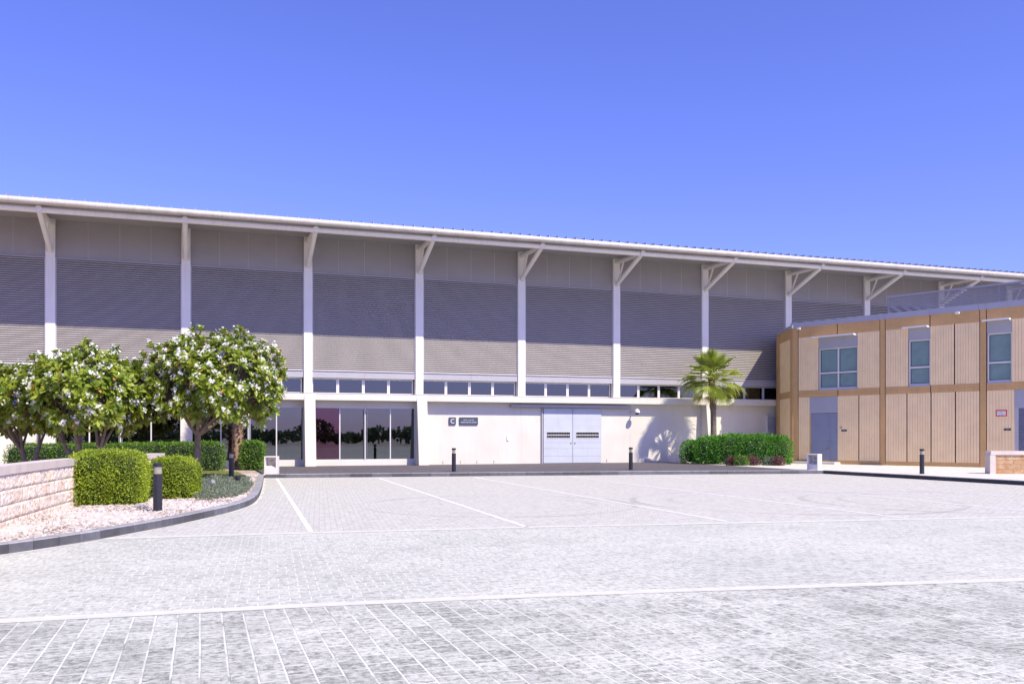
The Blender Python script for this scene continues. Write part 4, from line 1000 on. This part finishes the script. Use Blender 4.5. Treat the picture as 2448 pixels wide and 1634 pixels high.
def palm(px, t_, z0, h, r, label, size, pet, n=34, shag=0., seedv=1, topz=0.):
    random.seed(seedv); b = atd(px, t_, z0-.05); T = thing('fan_palm', label, 'palm', b, 'fan palms against the hall')
    mb = MB(); pts = []; rr = []
    for k in range(15): z = h*k/14; pts.append(b+Vector((0, 0, z))+RT*(.07*math.sin(z*.8))); rr.append(r*(1.12-.22*k/14)*(1+.04*(k % 2)))
    mb.tube(pts, rr, 14); obj('trunk', mb, 'bark' if not shag else 'palmbark', T, smooth=True)
    bo = MB(); z = (0. if shag else h*.62)
    while z < h:
        k = z/h
        for s in range(7):
            a = s*.9+z*9+random.uniform(-.2, .2); d = Vector((math.cos(a), math.sin(a), 0)); p = b+Vector((0, 0, z))+RT*(.07*math.sin(z*.8))+d*r*.85
            tip = p+d*random.uniform(.06, .14)*(1+shag)+Vector((0, 0, random.uniform(.08, .2))); sd = Vector((-d.y, d.x, 0))*.055
            bo.add([p-sd, p+sd, tip+sd*.5, tip-sd*.5, p-d*.04+Vector((0, 0, .12))], [(0, 1, 2, 3), (3, 2, 4)])
        z += .095
    obj('leaf_bases', bo, 'palmbark', T)
    cr = MB(); dry = MB(); c = b+Vector((0, 0, h))+RT*(.07*math.sin(h*.8))
    for k in range(n):
        u = k/n; el = R(76-104*u+random.uniform(-18, 18)); a = k*2.39996+random.uniform(-.2, .2)
        d = Vector((math.cos(a)*math.cos(el), math.sin(a)*math.cos(el), math.sin(el)))
        tgt = dry if (u > .96 or random.random() < .05) else cr
        fan(tgt, c-Vector((0, 0, .25*u)), d, pet*random.uniform(.8, 1.1), size*random.uniform(.85, 1.1)*(.8 if u > .85 else 1), .1+.9*u)
    obj('crown', cr, 'palm', T); 
    if dry.v: obj('dry_fronds', dry, 'palmdry', T)
palm(1703, 51.6, .15, 5.0, .16, 'fan palm with round drooping crown above the tall green hedge', .95, 1.0, 60, seedv=4)
palm(565, 43.2, .125, 4.15, .24, 'shaggy-trunked fan palm half hidden behind the tallest frangipani', .95, 1.0, 38, shag=.6, seedv=9)
random.seed(21)
# gravel, ground cover, lawn, rocks
lawnpoly = [(p.x, p.y) for p in (onz(468, 1160, .125), onz(470, 1128, .125), onz(560, 1128, .125), onz(590, 1140, .125), onz(560, 1156, .125))]
coverpoly = [(p.x, p.y) for p in (onz(462, 1194, .125), onz(466, 1156, .125), onz(520, 1150, .125), onz(585, 1150, .125), onz(606, 1160, .125), onz(592, 1178, .125), onz(560, 1190, .125), onz(500, 1197, .125))]
def ico(mb, c, s):
    t = .618; vs_ = [(-t, 1, 0), (t, 1, 0), (-t, -1, 0), (t, -1, 0), (0, -t, 1), (0, t, 1), (0, -t, -1), (0, t, -1), (1, 0, -t), (1, 0, t), (-1, 0, -t), (-1, 0, t)]
    F = [(0, 11, 5), (0, 5, 1), (0, 1, 7), (0, 7, 10), (0, 10, 11), (1, 5, 9), (5, 11, 4), (11, 10, 2), (10, 7, 6), (7, 1, 8), (3, 9, 4), (3, 4, 2), (3, 2, 6), (3, 6, 8), (3, 8, 9), (4, 9, 5), (2, 4, 11), (6, 2, 10), (8, 6, 7), (9, 8, 1)]
    a = random.uniform(0, 6.28); ca, sa = math.cos(a), math.sin(a); sx, sy, sz = s*random.uniform(.7, 1.4), s*random.uniform(.6, 1.), s*random.uniform(.35, .75); o = []
    for x, y, z in vs_:
        k = random.uniform(.72, 1.15); x *= sx*k; y *= sy*k; o.append((c[0]+x*ca-y*sa, c[1]+x*sa+y*ca, c[2]+z*sz*k))
    mb.add(o, F)
gv = MB(); cnt = 0
wall2 = [(p.x, p.y) for p in wpath]
walln = wall2+[(-40, wall2[-1][1]), (-40, wall2[0][1])]
near = onz(0, 1330, .125); tries = 0
xs_ = [p[0] for p in inner]; ymin = min(p[1] for p in inner)
while cnt < 14000 and tries < 200000:
    tries += 1
    px = random.uniform(-60, 640); tt = random.uniform(13.0, 38.0)
    if random.random() > (15/tt)**1.3: continue
    p = atd(px, tt, .125); x, y = p.x, p.y
    if not inside(x, y, gardenpoly) or inside(x, y, walln): continue
    if inside(x, y, coverpoly) and random.random() < .85: continue
    if inside(x, y, lawnpoly) and random.random() < .9: continue
    if math.sin(x*2.1+1)*math.sin(y*1.7)+random.uniform(-.6, .6) > .62: continue
    ico(gv, (x, y, .135), random.choice((.022, .03, .03, .04, .055))*random.uniform(.8, 1.2)); cnt += 1
gvo = obj('gravel', gv, 'gravel'); gvo['kind'] = 'stuff'
for (px, py, s, m_, lb) in ((330, 1213, .11, 'rock', 'dark grey rock lying in the gravel left of the big bollard'), (343, 1214, .09, 'rock', 'small dark rock beside the big bollard'), (238, 1222, .16, 'gravel', 'largest white rock in the gravel before the clipped bush')):
    p = onz(px, py, .125); mb = MB(); ico(mb, (p.x, p.y, .16), s); tag(obj('rock', mb, m_), lb, 'rock', 'rocks lying in the gravel')
def scatter(poly, n, h, ln, m, name, zj=1., t=.5):
    mb = MB(); xs = [p[0] for p in poly]; ys = [p[1] for p in poly]; k = 0
    while k < n:
        x, y = random.uniform(min(xs), max(xs)), random.uniform(min(ys), max(ys))
        if not inside(x, y, poly): continue
        k += 1; hh = h*(.6+.4*math.sin(x*3.1)*math.cos(y*2.3))
        p = Vector((x, y, .13+random.uniform(0, hh))); d = (Vector((0, 0, t))+rv(.6)).normalized(); leafquad(mb, p, d, rv().normalized(), ln*random.uniform(.7, 1.3), ln*.42)
    o = obj(name, mb, m); o['kind'] = 'stuff'
scatter(coverpoly, 16000, .26, .06, 'cover', 'ground_cover')
scatter(lawnpoly, 9000, .03, .07, 'grass', 'lawn', t=1.5)
lit = MB(); k = 0
while k < 5200:
    px = random.uniform(-40, 620); p = atd(px, random.uniform(13.5, 36), .15)
    if not inside(p.x, p.y, gardenpoly) or inside(p.x, p.y, walln) or math.sin(p.x*1.9+2)*math.cos(p.y*1.3)+random.uniform(-.5, .5) < .25: continue
    k += 1; p.z = .15+random.uniform(0, .025); leafquad(lit, p, Vector((random.gauss(0, 1), random.gauss(0, 1), .1)).normalized(), Vector((0, 0, 1)), random.uniform(.03, .11), random.uniform(.008, .03))
M['litter'] = mat('dry_leaf', (.26, .15, .08), .9, .3, 5, island=.4)
o = obj('leaf_litter', lit, 'litter'); o['kind'] = 'stuff'
# dark spotlight heads in the ground cover
def spot(px, py, lb):
    p = onz(px, py, .3); t = thing('garden_spotlight', lb, 'spotlight', (p.x, p.y, .125), 'small spotlights in the ground cover')
    mb = MB(); mb.tube([(p.x, p.y, .12), (p.x, p.y, .32)], .012, 8); obj('stake', mb, 'bollard', t)
    q = Vector((p.x, p.y, .34)); d = (RT*.8+Vector((0, 0, .45))-FW*.3).normalized(); mb = MB(); mb.tube([q-d*.09, q-d*.04, q+d*.09], [.05, .075, .085], 16); obj('head', mb, 'rock' if px < 520 else 'bollard', t, smooth=True)
spot(505, 1158, 'small grey spotlight tilted up in the ground cover'); spot(566, 1146, 'black ringed spotlight at the foot of the bollard by the palm')
# far trees behind the viewer, mirrored in the glazing
ft = MB()
for k in range(44):
    x = -150+k*5.2+random.uniform(-3, 3); y = -105+random.uniform(-8, 8); h = random.choice((1.8, 2.2, 2.6, 3.0, 3.4, 5.0))
    for _ in range(300):
        v = rv().normalized()*random.uniform(.5, 1)**.5; c = Vector((x+v.x*4.2, y+v.y*2.5, h*.6+v.z*h*.42)); leafquad(ft, c, rv().normalized(), rv().normalized(), 1.0, .8)
    ft.tube([(x, y, 0), (x, y, h*.6)], .2, 6)
o = obj('far_trees', ft, 'farleaf'); o['kind'] = 'stuff'
